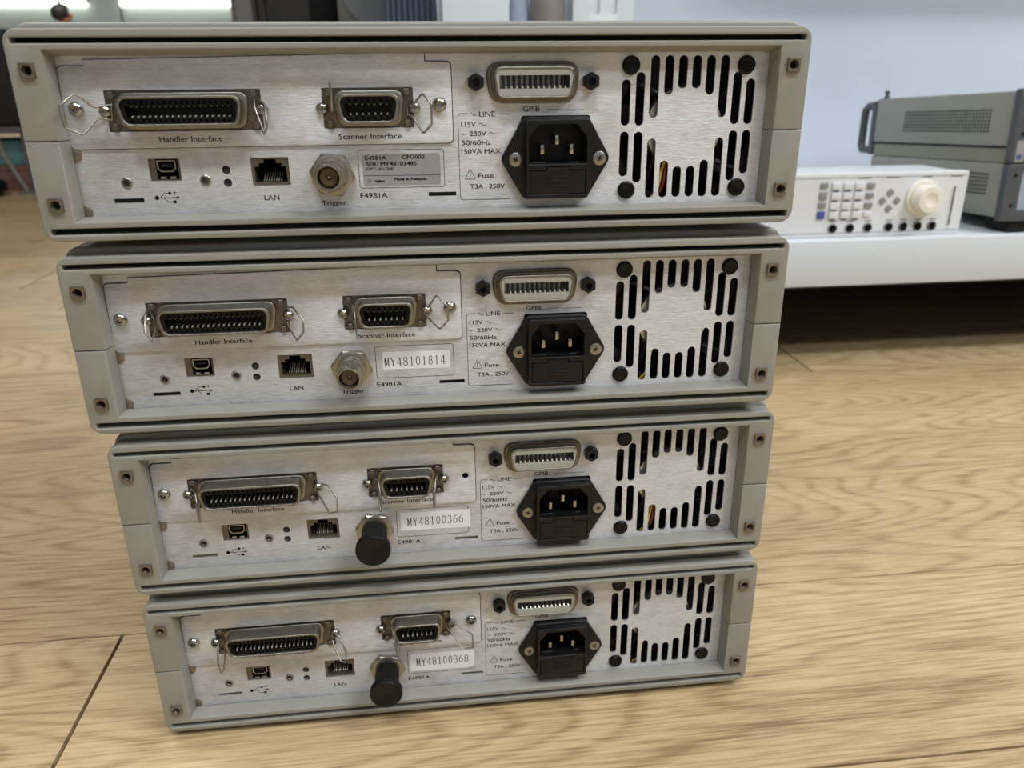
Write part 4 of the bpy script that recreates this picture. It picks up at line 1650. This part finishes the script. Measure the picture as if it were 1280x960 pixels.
mb.lathe([(0, 0), (34, 0), (34, 6), (8, 10), (0, 10)], 0, 0, 20, axis='z')
o = link('bent_stand', mb.mesh('bent_stand', M['taupe'], 60), None, (-1.45, 2.76, 0))
tag(o, 'grey bent metal stand leaning beside the crates', 'stand')

# ------------------------------------------------------------------ far workbench with lamps and a person
t = thing('workbench', 'long white workbench with tall back panels at the far wall', 'workbench', (-4.4, 11.3, 0))
mb = MB(); mb.box(-2300, 2180, -350, 330, 720, 750, 4, 1)
link('worktop', mb.mesh('worktop', M['bench']), t)
for x0, x1 in ((-2300, 560), (590, 2160)):
    mb = MB(); mb.box(x0, x1, 300, 330, 750, 1560, 3, 1)
    link('back_panel', mb.mesh('back_panel', M['benchpanel']), t)
for x in (-2240, -700, 640, 2100):
    for y in (-320, 300):
        mb = MB(); mb.box(x - 22, x + 22, y - 22, y + 22, 0, 722)
        link('leg', mb.mesh('leg', M['rackgrey']), t)
for k, (x0, x1, lab) in enumerate(((-7.0, -4.575, 'lit tube lamp over the bench left of the person'), (-4.525, -4.215, 'short lit tube lamp right above the person'), (-3.80, -2.30, 'long lit tube lamp over the bench right of the person'))):
    L = (x1 - x0) * 500
    t = thing('tube_lamp', lab, 'lamp', ((x0 + x1) / 2, 11.535, 1.335), group='tube lamps on the far bench')
    mb = MB(); mb.box(-L, L, -10, 60, 92, 130, 3, 1)
    link('lamp_housing', mb.mesh('lamp_housing', M['white']), t)
    mb = MB(); mb.tube([(-L + 5, 10, 44), (L - 5, 10, 44)], 44, res=4)
    link('lamp_tube', mb.mesh('lamp_tube', M['tube'], 50), t)
    for s in (-1, 1):
        mb = MB(); mb.box(s * (L - 14) - 12, s * (L - 14) + 12, 0, 56, 40, 96, 2, 1)
        link('end_cap', mb.mesh('end_cap', M['white']), t)
mb = MB(); mb.box(-150, 150, -150, 150, 0, 2800, 3, 1)
o = struct('trim_1', mb.mesh('trim_1', M['rackgrey']), (-2.15, 11.2, 0))

# stool
t = thing('stool', 'low black stool under the seated person', 'stool', (-3.84, 9.5, 0))
mb = MB(); mb.lathe([(0, 270), (165, 270), (175, 282), (175, 305), (160, 318), (0, 320)], 0, 0, 32, axis='z')
link('seat', mb.mesh('seat', M['black'], 40), t)
for k in range(4):
    a = PI / 4 + k * PI / 2
    mb = MB(); mb.tube([(110 * math.cos(a), 110 * math.sin(a), 275), (170 * math.cos(a), 170 * math.sin(a), 8)], 12, res=2)
    link('leg', mb.mesh('leg', M['rackgrey'], 60), t)


def skin_body(name, verts, edges, radii, m, root=0, sub=2):
    me = bpy.data.meshes.new(name)
    me.from_pydata(verts, edges, [])
    ob = bpy.data.objects.new('tmp', me)
    COL.objects.link(ob)
    md = ob.modifiers.new('s', 'SKIN')
    md.use_smooth_shade = True
    for i, r in enumerate(radii):
        sv = me.skin_vertices[0].data[i]
        sv.radius = r if isinstance(r, tuple) else (r, r)
        sv.use_root = (i == root)
    sd = ob.modifiers.new('u', 'SUBSURF')
    sd.levels = sub
    sd.render_levels = sub
    dg = bpy.context.evaluated_depsgraph_get()
    dg.update()
    out = bpy.data.meshes.new_from_object(ob.evaluated_get(dg))
    out.name = name
    bpy.data.objects.remove(ob)
    bpy.data.meshes.remove(me)
    out.materials.clear()
    out.materials.append(m)
    for p in out.polygons:
        p.material_index = 0
        p.use_smooth = True
    return out


def person():
    # sits on the stool facing the bench (away from the camera), leaning a little, head turned right; metres
    t = thing('person', 'dark-haired person in a pale shirt sitting at the far workbench, seen from behind', 'person', (-3.84, 9.5, 0))
    V = [(0, 0, 0.46), (0, 0.03, 0.62), (0, 0.08, 0.78), (0, 0.11, 0.89), (0, 0.13, 0.96), (0.005, 0.15, 1.03)]
    E = [(0, 1), (1, 2), (2, 3), (3, 4), (4, 5)]
    R = [(0.15, 0.12), (0.13, 0.10), (0.155, 0.11), (0.13, 0.09), (0.055, 0.055), (0.055, 0.06)]
    hands = []
    for s in (-1, 1):
        k = len(V)
        V += [(s * 0.17, 0.11, 0.87), (s * 0.23, 0.16, 0.68), (s * 0.16, 0.40, 0.72), (s * 0.13, 0.50, 0.75), (s * 0.125, 0.56, 0.755)]
        E += [(3, k), (k, k + 1), (k + 1, k + 2), (k + 2, k + 3), (k + 3, k + 4)]
        R += [0.065, 0.048, 0.038, 0.026, (0.036, 0.016)]
        pa = k + 4
        for f, (dx, ln) in enumerate(((-0.030, 0.060), (-0.010, 0.075), (0.010, 0.080), (0.030, 0.070))):
            q = len(V)
            x, y, z = V[pa]
            V += [(x + s * dx, y + 0.035, z + 0.004), (x + s * dx * 1.1, y + 0.035 + ln * 0.55, z + 0.006), (x + s * dx * 1.1, y + 0.035 + ln, z - 0.012)]
            E += [(pa, q), (q, q + 1), (q + 1, q + 2)]
            R += [0.010, 0.009, 0.008]
        q = len(V)
        x, y, z = V[k + 3]
        V += [(x - s * 0.035, y + 0.03, z - 0.002), (x - s * 0.055, y + 0.065, z - 0.006)]
        E += [(k + 3, q), (q, q + 1)]
        R += [0.012, 0.010]
        k = len(V)
        V += [(s * 0.10, 0.02, 0.45), (s * 0.16, 0.42, 0.44), (s * 0.15, 0.40, 0.10), (s * 0.15, 0.42, 0.045), (s * 0.16, 0.58, 0.035)]
        E += [(0, k), (k, k + 1), (k + 1, k + 2), (k + 2, k + 3), (k + 3, k + 4)]
        R += [0.085, 0.06, 0.042, 0.04, (0.042, 0.03)]
    # head with nose, chin and ears, turned towards +x
    hx, hy, hz = 0.012, 0.165, 1.09
    c, s_ = math.cos(-0.75), math.sin(-0.75)

    def H(x, y, z):
        return (hx + x * c - y * s_, hy + x * s_ + y * c, hz + z)
    k = len(V)
    V += [H(0, 0, 0.0), H(0, 0.015, 0.055), H(0, 0.05, -0.055), H(0, 0.085, -0.005), H(0, 0.102, -0.012)]
    E += [(5, k), (k, k + 1), (k, k + 2), (k, k + 3), (k + 3, k + 4)]
    R += [(0.078, 0.092), (0.070, 0.085), (0.045, 0.048), (0.035, 0.03), (0.011, 0.011)]
    for s in (-1, 1):
        V.append(H(s * 0.082, -0.005, -0.008))
        E.append((k, len(V) - 1))
        R.append((0.014, 0.026))
    body = skin_body('body', V, E, R, M['skin'], 0)
    link('body', body, t)
    # eyes and mouth
    for s in (-1, 1):
        mb = MB(); mb.lathe([(0, -8), (7, -4), (8, 0), (7, 4), (0, 8)], 0, 0, 12)
        link('eye', mb.mesh('eye', M['black'], 60), t, H(s * 0.032, 0.088, 0.012))
    mb = MB(); mb.box(-22, 22, -4, 4, -4, 4, 2, 2)
    link('mouth', mb.mesh('mouth', M['redbrown']), t, H(0, 0.094, -0.048), (0, 0, -0.75))
    # hair: a cap over skull and nape
    b = bmesh.new()
    bmesh.ops.create_icosphere(b, subdivisions=4, radius=1)
    for v in b.verts:
        x, y, z = v.co
        v.co = Vector((x * 0.092, y * 0.110 - 0.012, z * 0.098 + 0.030))
    kill = [v for v in b.verts if (v.co.y > 0.035 and v.co.z < 0.085) or v.co.z < -0.050]
    bmesh.ops.delete(b, geom=kill, context='VERTS')
    bmesh.ops.solidify(b, geom=b.faces[:], thickness=0.012)
    rn = random.Random(5)
    for v in b.verts:
        v.co += v.co.normalized() * rn.uniform(-0.002, 0.003)
        v.co = Vector(H(*v.co))
    me = bpy.data.meshes.new('hair')
    b.to_mesh(me); b.free()
    me.materials.append(M['hair'])
    smooth(me, 80)
    link('hair', me, t)
    # shirt and trousers as slightly larger shells over the same bones
    VS = [(0, 0, 0.44), (0, 0.03, 0.62), (0, 0.08, 0.78), (0, 0.11, 0.895), (0, 0.128, 0.945)]
    ES = [(0, 1), (1, 2), (2, 3), (3, 4)]
    RS = [(0.165, 0.135), (0.15, 0.12), (0.172, 0.127), (0.14, 0.10), (0.068, 0.066)]
    for s in (-1, 1):
        k = len(VS)
        VS += [(s * 0.17, 0.11, 0.87), (s * 0.23, 0.16, 0.68), (s * 0.16, 0.40, 0.72), (s * 0.145, 0.46, 0.738)]
        ES += [(3, k), (k, k + 1), (k + 1, k + 2), (k + 2, k + 3)]
        RS += [0.08, 0.062, 0.05, 0.042]
    link('shirt', skin_body('shirt', VS, ES, RS, M['shirt'], 0), t)
    VT = [(0, 0, 0.47)]
    ET = []
    RT = [(0.17, 0.14)]
    for s in (-1, 1):
        k = len(VT)
        VT += [(s * 0.10, 0.02, 0.46), (s * 0.16, 0.42, 0.45), (s * 0.15, 0.40, 0.12)]
        ET += [(0, k), (k, k + 1), (k + 1, k + 2)]
        RT += [0.10, 0.076, 0.06]
    link('trousers', skin_body('trousers', VT, ET, RT, M['trouser'], 0), t)
    for s in (-1, 1):
        mb = MB(); mb.box(s * 155 - 48, s * 155 + 48, 370, 640, 0, 75, 22, 3)
        link('shoe', mb.mesh('shoe', M['black'], 50), t)


person()
